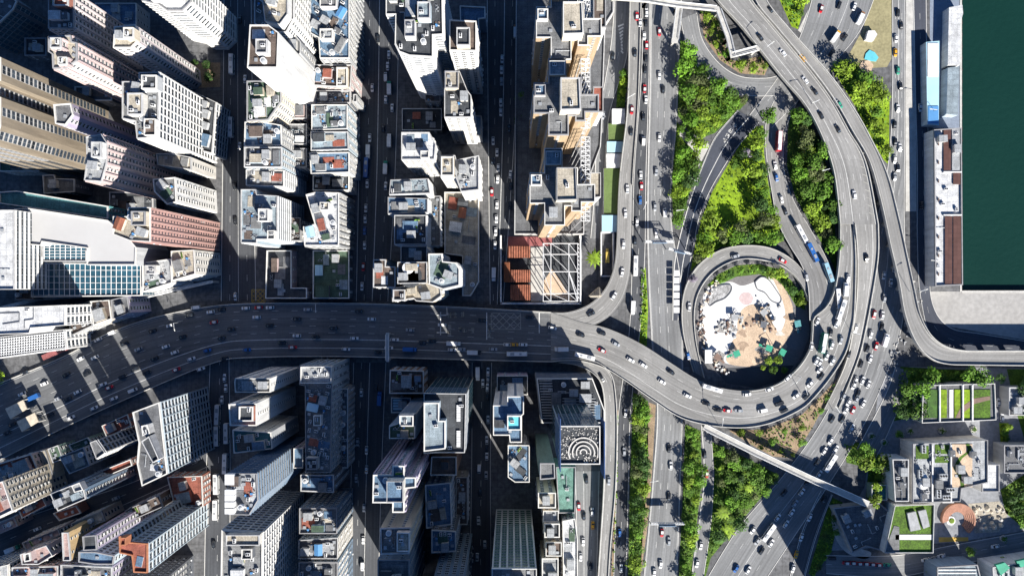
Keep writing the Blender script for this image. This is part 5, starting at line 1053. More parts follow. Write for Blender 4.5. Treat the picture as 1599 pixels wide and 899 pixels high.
# louvres on the dark block, pale verge between roads, canopy line along the mall
rt = rootof('dark louvred block behind'); b = MB()
for k in range(15):
    b.bar(W(842+k*.4, 594+k*4.2, 25.4), W(862+k*.3, 594+k*4.2, 25.4), .45)
    if k < 8: b.bar(W(878, 622+k*4.2, 25.4), W(930, 622+k*4.2, 25.4), .4)
b.build('louvre_grille', M['w_grey'], rt)
sheet('verge', [(1415, -40), (1424, -40), (1430, 150), (1431, 260), (1431, 330), (1414, 330), (1414, 150)], M['concrete'], .03, 'pale concrete verge between the jammed and the dark road')
bridge('covered_walkway', 'thin white canopy winding along the highway front of the atrium', [(-10, 484), (60, 467), (150, 461), (200, 470), (262, 455), (330, 440)], 9, 4, 'w_white', 'walkway')
sheet('sandy_path', [(1060, 206), (1066, 204), (1094, 228), (1104, 222), (1108, 228), (1090, 262), (1082, 268), (1088, 240), (1062, 214)], M['concrete'], .07, 'pale footpath cutting through the wood')
rs = random.Random(77)
dc = MB()
for _ in range(260):
    x, y = rs.uniform(1385, 1450), rs.uniform(400, 570)
    if not inside([(1418, 400), (1446, 480), (1440, 470), (1400, 570), (1385, 560), (1412, 500)], x, y): continue
    p = W(x, y, 0); dc.box(p[0], p[1], .02, rs.uniform(.3, 1.6), rs.uniform(.3, 1.2), rs.uniform(.2, 1), rs.random()*3, rs.choice((0, 1)))
tag(dc.build('rubble', [M['concrete'], M['w_grey']]), 'scattered stones and debris under the slim ramp', kind='stuff')

rs = random.Random(31)                                                       # weathered edges, stains and kerb stones round the playground
def blot(name, x, y, r, m, z):
    n = 14; ph = rs.random()*6
    sheet(name, [(x+r*(1+.35*math.sin(3*a+ph)+rs.uniform(-.2, .2))*math.cos(a), y+r*.8*(1+.3*math.cos(2*a+ph)+rs.uniform(-.2, .2))*math.sin(a)) for a in [2*PI*i/n for i in range(n)]], m, z, smoothen=True)
MB_st = [mat('dusty_floor', (.6, .56, .5), var=.25, scale=.4, fine=.3), mat('trodden_sand', (.38, .28, .2), var=.3, scale=.4, fine=.3), mat('grey_rubble_floor', (.28, .27, .26), var=.5, scale=.8, fine=.5)]
for k, (x, y, r, mi) in enumerate(((1134, 510, 15, 2), (1172, 500, 9, 1), (1195, 505, 8, 1), (1160, 540, 8, 1), (1146, 552, 8, 2), (1190, 545, 9, 2), (1218, 520, 6, 0), (1160, 520, 7, 1), (1125, 557, 9, 2), (1230, 495, 6, 1))):
    blot('floor_stain', x, y, r, MB_st[mi], .13+.004*k)
b = MB()
for i in range(120):
    a = rs.uniform(2.3, 4.2); R0 = rs.uniform(.86, .97); x, y = 1175+88*R0*math.cos(a), 507-98*R0*math.sin(a); p = W(x, y); b.box(p[0], p[1], .03, rs.uniform(.5, 1.6), rs.uniform(.4, 1.2), rs.uniform(.3, 1.2), rs.random()*3, rs.choice((0, 1, 2)))
tag(b.build('rubble', [M['w_cream'], M['w_white'], M['w_brown']]), 'stones and planters along the shaded rim of the island', kind='stuff')
sheet('curved_ramp', [(1302, 790), (1312, 800), (1318, 830), (1336, 852), (1360, 862), (1350, 872), (1322, 862), (1304, 838), (1298, 806)], M['concrete'], .06, 'pale curved ramp beside the bottom street', smoothen=True)

o = thing('sea_wall', 'stained concrete sea wall with black fenders along the harbour', 'sea wall', W(1501, 200)[:2]+(0,))
b = MB(); X0, X1 = W(1498.6, 0)[0], W(1501.6, 0)[0]; Y0, Y1 = W(0, 455.5)[1], W(0, -60)[1]
b.prism([(X0, Y0), (X1, Y0), (X1, Y1), (X0, Y1)], -4, .25); b.prism([(X1, W(0, 457)[1]), (X1+160, W(0, 457)[1]), (X1+160, W(0, 453.5)[1]), (X1, W(0, 453.5)[1])], -4, .3); b.build('wall', M['concrete'], o)
for k in range(28):
    y = Y0+6+k*6.6; f = MB(); f.box(X1+.35, y, -1.8, .7, 1.6, 1.7); f.build('fender', M['rubber'], o)
rs = random.Random(55)                                                        # benches, planters and bins on the terminal terrace and park paving
bn = MB(); bn.box(0, 0, .4, 1.8, .5, .1); bn.box(-.7, 0, 0, .15, .45, .4); bn.box(.7, 0, 0, .15, .45, .4); bn.box(0, .27, .5, 1.8, .08, .45); BEN = bn.mesh('bench', M['w_brown'])

WH_ = ('at the top', 'second from the top', 'third from the top', 'fourth from the top', 'in the middle', 'sixth from the top', 'seventh from the top', 'at the lower end')
for k in range(8):
    o = thing('bench', 'brown bench on the ferry terminal terrace, '+WH_[k], 'bench', W(1465, 225+k*29, 9)[:2]+(9.01,), PI/2, 'benches on the terminal terrace'); inst('seat', BEN, o, (0, 0, 0))
PLC = (('by the taxi street', 1392, 842), ('below the pavilion', 1420, 672), ('beside the park lane', 1470, 672), ('near the white ventilated wing', 1380, 690), ('in the middle of the plaza', 1360, 680), ('at the plaza corner', 1410, 700), ('facing the striped lawns', 1520, 670), ('beside the rock plaza', 1566, 840))
for w, x, y in PLC:
    o = thing('round_planter', 'round concrete planter with shrubs '+w, 'planter', W(x, y)[:2]+(.03,), 0, 'round planters of the park'); b = MB(); b.cyl(0, 0, 0, 1.9, .6, 18, 0, 1.8); inst('rim', b.mesh('rim', M['concrete']), o, (0, 0, 0))
    b = MB(); q = random.Random(x)
    for _ in range(40):
        c = Vector((q.gauss(0, .7), q.gauss(0, .7), .7+q.random()*.7)); s_ = q.uniform(.2, .45); b.face([tuple(c+Vector(v)*s_) for v in ((-1, -.6, 0), (1, -.5, .3), (.9, .7, .1), (-.8, .6, .4))])
    inst('shrub', b.mesh('shrub', M['leaf']), o, (0, 0, 0))
# ------------------------------------------------------------------ green patches, ground cover and trees
def crown(seed, kind):
    r = random.Random(seed); b = MB(); n = 420
    lobes = [(r.uniform(-.55, .55), r.uniform(-.55, .55), r.uniform(-.25, .45), r.uniform(.35, .62)) for _ in range(9)]
    for i in range(n):
        lx, ly, lz, lr = r.choice(lobes); a = r.uniform(0, 2*PI); u = r.uniform(-.5, 1); q = math.sqrt(max(0, 1-u*u)); rad = lr*(r.random()**.35)
        x, y, z = lx+rad*q*math.cos(a), ly+rad*q*math.sin(a), lz*.8+rad*u*.75
        s = r.uniform(.05, .115); nx, ny, nz = q*math.cos(a)+r.uniform(-.6, .6), q*math.sin(a)+r.uniform(-.6, .6), abs(u)+r.uniform(.1, .9)
        nv = Vector((nx, ny, nz)).normalized(); e = nv.orthogonal().normalized(); f = nv.cross(e); c = Vector((x, y, z)); t = r.random()*3
        e, f = e*math.cos(t)+f*math.sin(t), f*math.cos(t)-e*math.sin(t)
        b.face([tuple(c-e*s*1.3), tuple(c-f*s*.8), tuple(c+e*s*1.3), tuple(c+f*s*.8)])
    return b
def palm_crown():
    b = MB(); r = random.Random(2)
    for k in range(13):
        a = k*2*PI/13+r.uniform(-.1, .1); d = Vector((math.cos(a), math.sin(a), 0)); s = Vector((-d.y, d.x, 0)); prev = Vector((0, 0, 0)); L = r.uniform(.75, 1.05)
        for j in range(1, 6):
            t = j/5; p = d*L*t+Vector((0, 0, .32*t-.55*t*t)); w0 = .13*math.sin(PI*min(.98, (t-.2)+.12)); w1 = .13*math.sin(PI*min(.98, t+.05))
            b.face([tuple(prev-s*w0), tuple(prev+s*w0), tuple(p+s*w1), tuple(p-s*w1)]); prev = p
    return b
CR = {}
for kd, mt in (('leaf', 'leaf'), ('leaf2', 'leaf2'), ('leaf3', 'leaf3'), ('leaf4', 'leaf4'), ('bloom', 'bloom')):
    CR[kd] = [crown(hash(kd) % 97 if False else ord(kd[-1])+i*5, kd).mesh('crown', M[mt]) for i in range(4)]
CR['palm'] = [palm_crown().mesh('crown', M['leaf2'])]
tb = MB(); tb.cyl(0, 0, 0, .035, .5, 7, 0, .022)
for k in range(5):
    a = k*1.3; tb.bar((0, 0, .38+.02*k), (.3*math.cos(a), .3*math.sin(a), .78), .025)
TR = tb.mesh('trunk', M['bark'])
def pip(P, x, y): return inside(P, x, y)
KINDW = dict(leaf='green broadleaf tree', leaf2='yellow green tree', leaf3='dark green tree', leaf4='dull olive tree', bloom='lilac blossoming tree', palm='feathery palm tree')
ALLT = []
def tree(x, y, r_px, kind, rnd, z=0.0):
    p = W(x, y, z); ALLT.append([x, y, r_px, kind, z]); R = r_px*PXM
    o = thing('palm_tree' if kind == 'palm' else 'tree', None, 'tree', p[:2]+(z,), rnd.uniform(0, 6.2)); h = R*rnd.uniform(1.5, 1.9)
    inst('trunk', TR, o, (0, 0, 0), 0, (h, h, h*1.15)); c = inst('crown', rnd.choice(CR[kind]), o, (0, 0, h*.82), 0, (R*1.12, R*1.12, R*.95))
    ALLT[-1].append(o); return o
def belt(key, where, poly, sp, rr_, mix, m='grass', z=.05, skip=(), cover=True, ground=True, axis=1, base='grass'):
    """a planted patch: soil or grass sheet, low ground cover, and individual trees"""
    rnd = random.Random(sum(map(ord, key))); sp *= 1.24; rr_ *= 1.12
    if ground: sheet('grass_patch', poly, M[m], z, 'grass floor of '+where)
    xs = [p[0] for p in poly]; ys = [p[1] for p in poly]
    if cover:
        b = MB(); A = abs(area([(x, y) for x, y in poly])); n = int(A*.26)
        for _ in range(n):
            x, y = rnd.uniform(min(xs), max(xs)), rnd.uniform(min(ys), max(ys))
            if not pip(poly, x, y) or edist(poly, x, y) < 1.2: continue
            if any(pip(s, x, y) for s in skip) and rnd.random() > .22: continue
            c = Vector(W(x, y, 0)); c.z = rnd.uniform(.2, 1.2); s = rnd.uniform(.25, .6); nv = Vector((rnd.uniform(-.7, .7), rnd.uniform(-.7, .7), 1)).normalized(); e = nv.orthogonal().normalized(); f = nv.cross(e)
            t = rnd.random()*3; e, f = e*math.cos(t)+f*math.sin(t), f*math.cos(t)-e*math.sin(t)
            b.face([tuple(c-e*s*1.4), tuple(c-f*s), tuple(c+e*s*1.4), tuple(c+f*s)], rnd.choice((0, 0, 1, 2)))
        if b.v: tag(b.build('ground_cover', [M['leaf'], M['leaf2'], M['leaf3']]), 'low leafy ground cover in '+where, kind='stuff')
    pts = []; tries = 0
    while tries < 2600 and sp > 0:
        tries += 1; x, y = rnd.uniform(min(xs), max(xs)), rnd.uniform(min(ys), max(ys))
        if not pip(poly, x, y) or edist(poly, x, y) < rr_*.45: continue
        if any(pip(s, x, y) for s in skip): continue
        if any(math.hypot(x-a, y-b_) < sp for a, b_ in pts): continue
        pts.append((x, y))
    L = []
    for (x, y) in pts:
        kind = rnd.choice(mix); L.append((y if axis else x, kind, tree(x, y, rr_*rnd.uniform(.62, 1.35), kind, rnd)))
    L.sort(key=lambda t: t[0]); label_trees(L, where, axis)
ORD = ['first', 'second', 'third', 'fourth', 'fifth', 'sixth', 'seventh', 'eighth', 'ninth', 'tenth', 'eleventh', 'twelfth', 'thirteenth', 'fourteenth', 'fifteenth', 'sixteenth', 'seventeenth', 'eighteenth', 'nineteenth', 'twentieth']
def ordn(i):
    if i < 20: return ORD[i]
    t = ['twenty', 'thirty', 'forty', 'fifty', 'sixty'][(i+1)//10-2]; k = (i+1) % 10
    return t.rstrip('y')+'ieth' if k == 0 else t+'-'+ORD[k-1]
def label_trees(L, where, axis):
    cnt = {}; tot = {}
    for _, k, o in L: tot[k] = tot.get(k, 0)+1
    for _, k, o in L:
        i = cnt.get(k, 0); cnt[k] = i+1
        o['label'] = ('%s in %s' % (KINDW[k], where)) if tot[k] == 1 else '%s %s in %s, counting %s' % (ordn(i), KINDW[k], where, 'downwards' if axis else 'seawards')
        if tot[k] == 1: o['label'] = 'only '+o['label']
        o['group'] = 'trees in '+where
g_, y_, d_ = 'leaf', 'leaf2', 'leaf3'
belt('g1', 'the wood above the tunnel approach', [(1062, 62), (1070, 66), (1082, 92), (1108, 124), (1138, 148), (1170, 154), (1152, 176), (1116, 208), (1094, 216), (1076, 205), (1058, 180)], 12.5, 11, [g_, g_, y_, d_, 'bloom'] if False else [g_, g_, y_, d_, 'leaf4'])
belt('g1b', 'the wood between broad road and tunnel approach', [(1056, 190), (1078, 210), (1102, 226), (1096, 246), (1082, 284), (1069, 328), (1062, 352), (1052, 350), (1049, 300), (1053, 240)], 13, 10, [g_, y_, g_, d_], skip=[[(1062, 205), (1110, 250), (1100, 262), (1060, 215)]])
belt('g2', 'the slope inside the curved road', [(1091, 16), (1116, 22), (1130, 60), (1138, 92), (1150, 96), (1188, 88), (1198, 108), (1194, 118), (1155, 115), (1124, 94), (1100, 60)], 13, 7, [g_, y_, y_], m='soil')
belt('g3', 'the central park wood', [(1172, 200), (1192, 196), (1193, 240), (1202, 302), (1211, 346), (1224, 376), (1200, 384), (1165, 380), (1125, 386), (1095, 404), (1078, 424), (1086, 380), (1096, 340), (1112, 300), (1132, 265), (1152, 232)], 12.5, 10.5, [g_, g_, y_, d_, d_, 'bloom'] if False else [g_, g_, y_, d_, 'leaf4'], m='lawn', skip=[[(1108, 302), (1130, 272), (1152, 262), (1176, 292), (1184, 346), (1160, 356), (1128, 352), (1104, 340)]])
belt('g4', 'the wood inside the curving flyover', [(1236, 172), (1256, 178), (1278, 218), (1295, 272), (1304, 350), (1306, 425), (1292, 396), (1267, 352), (1242, 308), (1229, 260), (1230, 206)], 12.5, 11, [g_, g_, d_, y_, 'leaf4'], skip=[[(1232, 190), (1250, 190), (1250, 250), (1232, 250)]])
belt('g5', 'the verge at the top edge', [(1204, -30), (1268, -30), (1246, 46), (1236, 42)], 15, 9, [g_, y_], m='lawn', axis=0)
belt('g6', 'the verge between flyover and jammed road', [(1300, 108), (1322, 96), (1342, 112), (1378, 140), (1389, 160), (1388, 258), (1380, 250), (1356, 208), (1334, 164)], 13, 10.5, [g_, y_, y_], m='lawn', skip=[[(1365, 150), (1392, 150), (1392, 245), (1372, 215)]])
belt('g7', 'the bright grass median', [(1000, 418), (1008, 418), (1012, 480), (1010, 540), (998, 540)], 0, 5, [y_], m='lawn')
belt('g8', 'the tree belt beside the branch ramp', [(989, 612), (1012, 626), (1012, 740), (1004, 830), (998, 930), (980, 930), (984, 740)], 10.5, 9, [g_, y_, g_, d_, 'leaf4'])
belt('g8c', 'the brown verge of the broad road', [(1013, 628), (1024, 632), (1018, 740), (1010, 830), (1000, 900), (1000, 840), (1006, 740)], 0, 5, [y_], m='soil', cover=False)
belt('g9', 'the tree belt beside the narrow road', [(1070, 662), (1094, 672), (1096, 740), (1090, 800), (1076, 925), (1058, 925), (1065, 800)], 11, 9, [g_, y_, g_])
belt('g10', 'the wood under the slanting footbridge', [(1112, 690), (1160, 712), (1210, 738), (1214, 746), (1150, 822), (1110, 870), (1096, 920), (1110, 820), (1116, 740)], 12, 9.5, [g_, g_, d_, 'leaf4', 'palm'])
belt('g11', 'the earthy slope outside the loop', [(1138, 672), (1196, 670), (1252, 647), (1288, 612), (1312, 585), (1306, 600), (1268, 668), (1238, 715), (1206, 712), (1170, 692)], 17, 5.5, [y_, g_, y_], m='soil')
belt('g11b', 'the thin hedge between loop and dropping branch', [(1322, 566), (1334, 520), (1337, 470), (1341, 470), (1340, 520), (1328, 570), (1300, 610)], 0, 4, [y_], m='soil')
belt('g12', 'the park trees below the slim ramp', [(1406, 572), (1470, 576), (1530, 578), (1528, 592), (1438, 598), (1436, 640), (1420, 652), (1392, 658), (1392, 630)], 13, 12, [g_, g_, d_])
belt('g13', 'the clump at the end of the slanting footbridge', [(1316, 692), (1340, 690), (1364, 706), (1382, 712), (1380, 740), (1362, 786), (1352, 776), (1356, 730), (1322, 722)], 11, 10, [g_, y_])
belt('g14', 'the park trees at the frame edge', [(1572, 576), (1640, 576), (1640, 720), (1604, 700), (1586, 640)], 15, 12, [g_, d_], cover=False)
belt('g16', 'the dark grove below the white box', [(1562, 764), (1600, 740), (1640, 760), (1640, 820), (1600, 826), (1570, 800)], 13, 12, [d_, g_])
belt('g15', 'the planted arc at the top of the island', [(1104, 446), (1122, 428), (1150, 414), (1185, 412), (1215, 420), (1236, 438), (1252, 460), (1258, 484), (1244, 480), (1230, 456), (1210, 436), (1185, 428), (1150, 432), (1120, 446)], 9.5, 7, [g_, y_, d_])
belt('g15b', 'the shrubs at the foot of the island', [(1180, 560), (1205, 548), (1215, 562), (1238, 568), (1226, 580), (1190, 582)], 10, 6, [y_, g_], cover=False, ground=False)
belt('g17', 'the hedge beside the branch ramp', [(945, 770), (960, 770), (955, 930), (942, 930)] if False else [(962, 640), (966, 640), (965, 770), (958, 930), (953, 930), (960, 770)], 9, 5, [g_, d_], m='soil')
belt('g18', 'the strip between slip road and ramp', [(966, 114), (978, 118), (976, 168), (962, 168)], 9, 6, [g_, y_])
belt('g19', 'the roof garden beside the canyon street', [(732, 302), (748, 302), (748, 430), (738, 430)], 15, 8, [g_, y_], ground=False, cover=False)
belt('g20', 'the yard beside the bus street', [(298, 98), (344, 98), (344, 136), (300, 138)], 16, 7, [d_], m='soil', cover=False)
belt('g21', 'the foot of the tan towers', [(808, 150), (818, 150), (812, 360), (806, 360)], 18, 6, [d_, g_], ground=False, cover=False)
belt('g22', 'the verge under the end of the slanting footbridge', [(1290, 800), (1300, 776), (1316, 784), (1298, 860), (1270, 900), (1262, 895)], 13, 7, [g_, d_], m='grass')
belt('g23', 'the lawn corner beside the park lane', [(1560, 660), (1574, 660), (1574, 690), (1562, 690)], 10, 6, [g_, y_], m='lawn')
L = []
rnd = random.Random(8)
for (x, y, r, k, w) in ((925, 404, 15, 'palm', 'large feathery palm alone beside the construction site'), (8, 585, 11, y_, 'lone tree at the frame edge beside the highway'), (1190, 186, 15, g_, 'single round tree beside the tunnel mouth'),
                        (1080, 436, 7, 'bloom', 'lilac blossoming tree beside the ring lane'), (1070, 138, 10, 'bloom', 'pale lilac blossoming tree at the edge of the upper wood'), (1162, 240, 9, 'bloom', 'lilac blossoming tree in the central park'), (1508, 858, 9, g_, 'lone street tree below the brick steps'),
                        (1562, 870, 7, y_, 'small lone tree beside the green sheets'), (1448, 888, 6, y_, 'tiny roadside tree beside the striped hall'), (1556, 590, 8, d_, 'dark tree at the upper corner of the striped lawn pavilion'), (1562, 672, 7, g_, 'small green tree beside the park lane below the pavilion'), (1400, 676, 7, g_, 'small green tree at the upper corner of the plaza'), (1388, 740, 7, d_, 'dark tree beside the white ventilated wing'), (1212, 62, 6, 'bloom', 'grey leafless looking tree beside the footbridge hook')):
    o = tree(x, y, r, k, rnd, 7.0 if False else 0.0); o['label'] = w
# ------------------------------------------------------------------ vehicles
def loft(b, secs, m=0):
    """secs: (x, half width, z0, z1)"""
    n = len(b.v)
    for (x, w, z0, z1) in secs: b.v.extend([(x, -w, z0), (x, w, z0), (x, w*.92, z1), (x, -w*.92, z1)])
    for i in range(len(secs)-1):
        for k in range(4):
            j = (k+1) % 4; b.f.append((n+4*i+k, n+4*i+j, n+4*i+4+j, n+4*i+4+k)); b.m.append(m)
    b.f.append((n+3, n+2, n+1, n)); b.m.append(m); e = n+4*(len(secs)-1); b.f.append((e, e+1, e+2, e+3)); b.m.append(m)
def wheelm(r, w=.24):
    b = MB()
    n = 12; k = len(b.v)
    for yy in (-w/2, w/2): b.v.extend([(r*math.cos(2*PI*i/n), yy, r*math.sin(2*PI*i/n)) for i in range(n)])
    for i in range(n): j = (i+1) % n; b.f.append((i, j, n+j, n+i)); b.m.append(0)
    b.f.append(tuple(range(n-1, -1, -1))); b.m.append(0); b.f.append(tuple(range(n, 2*n))); b.m.append(0)
    return b.mesh('wheel', M['rubber'])
WH, WHB = wheelm(.33), wheelm(.5, .3)
def vparts(kind):
    P = []
    def add(nm, fn, m, colr=True): b = MB(); fn(b); P.append((nm, b.mesh(nm, M[m]), colr))
    if kind == 'car':
        add('body', lambda b: loft(b, [(-2.35, .72, .35, .7), (-2.2, .86, .3, .92), (-1.2, .92, .28, .98), (1.0, .92, .28, .95), (1.9, .86, .3, .82), (2.3, .7, .36, .62)]), 'body')
        add('window_glass', lambda b: loft(b, [(-1.95, .7, .93, 1.0), (-1.35, .78, .95, 1.4), (.35, .78, .95, 1.42), (1.15, .72, .93, .98)]), 'glass', False)
        add('roof', lambda b: loft(b, [(-1.35, .62, 1.4, 1.43), (-1.1, .7, 1.41, 1.5), (.1, .7, 1.41, 1.5), (.4, .62, 1.4, 1.44)]), 'body')
        W_ = [(-1.4, .85), (1.4, .85)]; wm_, wr = WH, .33
    elif kind == 'van':
        add('body', lambda b: loft(b, [(-2.5, .9, .35, 1.5), (-2.4, .95, .3, 2.0), (1.2, .95, .3, 2.0), (1.9, .93, .3, 1.25), (2.5, .8, .35, .95)]), 'body')
        add('window_glass', lambda b: loft(b, [(1.25, .86, 1.35, 1.98), (1.75, .84, 1.2, 1.5), (1.95, .8, 1.2, 1.3)]), 'glass', False)
        W_ = [(-1.6, .9), (1.6, .9)]; wm_, wr = WH, .33
    elif kind == 'minibus':
        add('body', lambda b: loft(b, [(-3.4, 1.0, .4, 2.3), (-3.3, 1.05, .3, 2.55), (3.0, 1.05, .3, 2.55), (3.4, .95, .4, 1.6)]), 'body')
        add('window_band', lambda b: b.prism([(-3.1, -1.07), (3.0, -1.07), (3.0, 1.07), (-3.1, 1.07)], 1.4, 2.1), 'glass', False)
        W_ = [(-2.1, .95), (2.1, .95)]; wm_, wr = WH, .33
    elif kind == 'bus':
        add('body', lambda b: loft(b, [(-5.6, 1.15, .4, 4.1), (-5.5, 1.25, .35, 4.25), (5.4, 1.25, .35, 4.25), (5.6, 1.15, .4, 4.0)]), 'body')
        def band(b):
            for z in (1.3, 3.0): b.prism([(-5.2, -1.27), (5.2, -1.27), (5.2, 1.27), (-5.2, 1.27)], z, z+.8)
            b.prism([(5.62, -1.1), (5.66, -1.1), (5.66, 1.1), (5.62, 1.1)], 1.1, 3.9)
        add('window_band', band, 'glass', False)
        add('roof_panel', lambda b: (b.prism([(-5.3, -1.0), (5.2, -1.0), (5.2, 1.0), (-5.3, 1.0)], 4.26, 4.34), b.box(-3.6, 0, 4.34, 2.4, 1.5, .25)), 'whitemetal', False)
        W_ = [(-3.4, 1.12), (3.6, 1.12)]; wm_, wr = WHB, .5
    elif kind == 'coach':
        add('body', lambda b: loft(b, [(-5.6, 1.15, .4, 2.9), (-5.5, 1.25, .35, 3.15), (5.4, 1.25, .35, 3.15), (5.7, 1.1, .4, 2.2)]), 'body')
        add('window_band', lambda b: b.prism([(-5.2, -1.27), (5.2, -1.27), (5.2, 1.27), (-5.2, 1.27)], 1.6, 2.6), 'glass', False)
        add('roof_vent', lambda b: (b.box(-2.5, 0, 3.16, 2.2, 1.4, .22), b.box(2, 0, 3.16, 1.2, 1.0, .15)), 'metal', False)
        W_ = [(-3.4, 1.12), (3.6, 1.12)]; wm_, wr = WHB, .5
    else:
        add('cab', lambda b: loft(b, [(2.3, 1.05, .5, 2.3), (2.5, 1.1, .45, 2.4), (3.6, 1.08, .45, 2.3), (4.0, 1.0, .5, 1.4)]), 'body')
        add('cargo_box', lambda b: b.box(-.8, 0, .9, 5.8, 2.3, 2.3), 'body' if kind == 'bluetruck' else 'whitemetal')
        add('chassis', lambda b: b.box(0, 0, .5, 7.2, 1.2, .35), 'rubber', False)
        add('window_glass', lambda b: loft(b, [(3.45, 1.02, 1.5, 2.25), (3.95, 1.02, 1.4, 1.6)]), 'glass', False)
        W_ = [(-2.4, 1.0), (3.0, 1.0)]; wm_, wr = WHB, .5
    xf = max(v.co.x for v in P[0][1].vertices); yl = .55 if kind in ('car', 'van') else .8
    hb = MB()
    hb.box(xf-.02, 0, .6, .1, .34, .18); hl = hb.mesh('headlight', M['lamp'])
    return P, W_, wm_, wr, hl, xf, yl
VP = {k: vparts(k) for k in ('car', 'van', 'minibus', 'bus', 'coach', 'truck', 'bluetruck')}
VC = dict(w=(.8, .8, .8), k=(.025, .028, .035), s=(.38, .4, .43), r=(.55, .02, .03), b=(.03, .13, .4), y=(.75, .38, .03), g=(.04, .3, .2), c=(.3, .5, .6), n=(.3, .16, .08))
VN = dict(w='white', k='dark', s='silver', r='red', b='blue', y='yellow', g='green', c='pale blue', n='brown')
KN = dict(car='car', van='van', minibus='minibus', bus='double-decker bus', coach='coach', truck='truck', bluetruck='truck')
KO = {'': 'car', 'v': 'van', 'm': 'minibus', 'D': 'bus', 'B': 'coach', 't': 'truck', 'T': 'bluetruck'}
def vehicle(kind, c, x, y, z, rz):
    p = W(x, y, z+1.2); P, W_, wm_, wr, hl, xf, yl = VP[kind]
    taxi = (kind == 'car' and c == 'r')
    o = thing(dict(car='taxi' if taxi else 'parked_car' if False else 'car', bluetruck='truck', coach='coach').get(kind, kind), None, 'taxi' if taxi else KN[kind].replace('double-decker ', ''), p[:2]+(z+.02,), rz)
    col = VC[c]
    for nm, me, cl in P:
        q = inst(nm, me, o, (0, 0, 0)); q.color = ((.75, .72, .7) if taxi and nm == 'roof' else col)+(1,)
    for (wx, wy) in W_:
        for s in (-1, 1): inst('wheel', wm_, o, (wx, s*wy, wr))
    for s in (-1, 1): inst('headlight', hl, o, (0, s*yl, 0))
    return o, taxi
def fleet(key, where, s, endphrase):
    rec = []
    for it in s.split():
        x, y, c = it.split(','); x, y = float(x), float(y); kind = KO[c[1:]]; c = c[0]
        z, rz, f, u = on_road(key, x, y)
        if key in ('V1', 'R13', 'SD'): rz = rz if (f > .62) else rz+PI
        elif f > .5: rz += PI
        o, taxi = vehicle(kind, c, x, y, z, rz+random.uniform(-.03, .03)); rec.append((u, VN[c]+' '+('taxi' if taxi else KN[kind]), o))
    rec.sort(key=lambda t: t[0]); tot = {}; cnt = {}
    for _, k, o in rec: tot[k] = tot.get(k, 0)+1
    for _, k, o in rec:
        i = cnt.get(k, 0); cnt[k] = i+1
        o['label'] = 'the only %s on %s' % (k, where) if tot[k] == 1 else '%s %s on %s, from %s' % (ordn(i), k, where, endphrase)
        o['group'] = 'vehicles on '+where
fleet('V1', 'the shaded highway', '328,487,w 265,508,w 237,517,k 284,526,k 258,541,w 272,550,w 295,492,k 333,503,r 360,514,k 345,528,k 323,547,b 147,558,w 152,530,w 173,520,wv 193,537,k 305,480,wv 383,481,w 102,585,k 135,584,k 210,576,k 228,582,k 68,599,w 38,582,k 170,605,r 207,609,wv 177,622,w 146,637,w 105,623,k 78,647,k 110,652,w 33,615,w 53,620,bT 17,663,k 10,676,k 275,577,r 313,576,w 403,480,r 421,480,w 463,498,k 420,508,k 463,524,w 493,526,k 553,528,w 616,530,w 607,543,w 640,545,bT 706,546,w 708,536,wt 675,532,k 690,507,w 457,542,r 385,546,b 752,500,k 120,612,w 90,622,s 190,588,k 160,600,w 240,560,k 215,545,s 298,560,w 350,560,k 400,495,w 440,535,k 520,512,k 540,545,w 580,498,w 590,550,k 640,515,s 660,535,k 720,545,s 740,550,kt 770,545,s 125,560,w 60,655,k 560,486,k 480,483,s 345,483,k 793,538,w 803,538,y 817,538,w 807,552,wB 827,495,k', 'the frame edge')
fleet('V3', 'the loop flyover', '863,512,w 877,545,wt 907,523,k 913,556,wB 940,520,k 962,537,s 940,547,r 985,562,w 1005,570,w 1048,581,k 1034,596,w 1074,618,w 1112,606,wB 1103,630,k 1136,641,r 1154,641,s 1121,640,k 1167,616,w 1202,608,w 1191,641,wv 1217,630,kv 1231,590,w 1244,618,w 1260,619,k 1266,599,w 1281,577,w 1283,588,k 1225,641,k 1276,563,w 1268,540,w 1284,535,gD 1292,556,w 1281,566,w 1300,539,w 1314,531,s 1301,564,w 1308,505,wv 1313,483,wB 1325,435,w 1320,452,wt 1277,502,w 1298,520,k', 'the highway end')
fleet('R6', 'the feeder road of the loop', '1215,221,rD 1211,258,w 1213,277,b 1221,311,w 1227,330,k 1251,365,wB 1268,394,bB 1260,432,s 1293,425,cB 1308,466,wB', 'the flyover underpass')
fleet('V8', 'the ring lane', '1223,407,r 1149,400,s 1077,479,w 1075,555,b', 'the feeder road')
fleet('V5', 'the curving flyover', '1188,58,k 1203,14,k 1223,82,w 1254,90,y 1258,125,w 1273,142,k 1283,180,k 1309,201,k 1335,304,w 1306,158,s', 'the top edge')
fleet('V6', 'the dropping flyover branch', '1354,403,k 1337,513,w 1326,553,k', 'the flyover split')
fleet('V7', 'the slim quay ramp', '1312,163,g', 'the top edge')
fleet('V2', 'the narrow elevated ramp', '995,25,r 987,172,r 992,82,k 986,205,k 980,295,w 977,333,w 974,382,w 972,425,w 959,462,w 923,490,k 1000,35,w', 'the top edge')
fleet('V4', 'the branch ramp', '951,751,s 940,590,k', 'the highway')
fleet('R0', 'the slip road by the towers', '957,88,k 942,180,s', 'the top edge')
fleet('R2', 'the narrow road under the ramp', '1009,35,k 1006,56,w 1010,70,r 1010,19,w 1009,90,k 1008,108,k 1007,138,r 1009,155,w 1005,182,k 1005,220,wv 1001,273,w 1002,290,r 1000,312,b 995,347,w 992,377,k 992,415,wB 988,480,wt 977,645,w 975,705,s 968,832,b 970,887,w', 'the top edge')
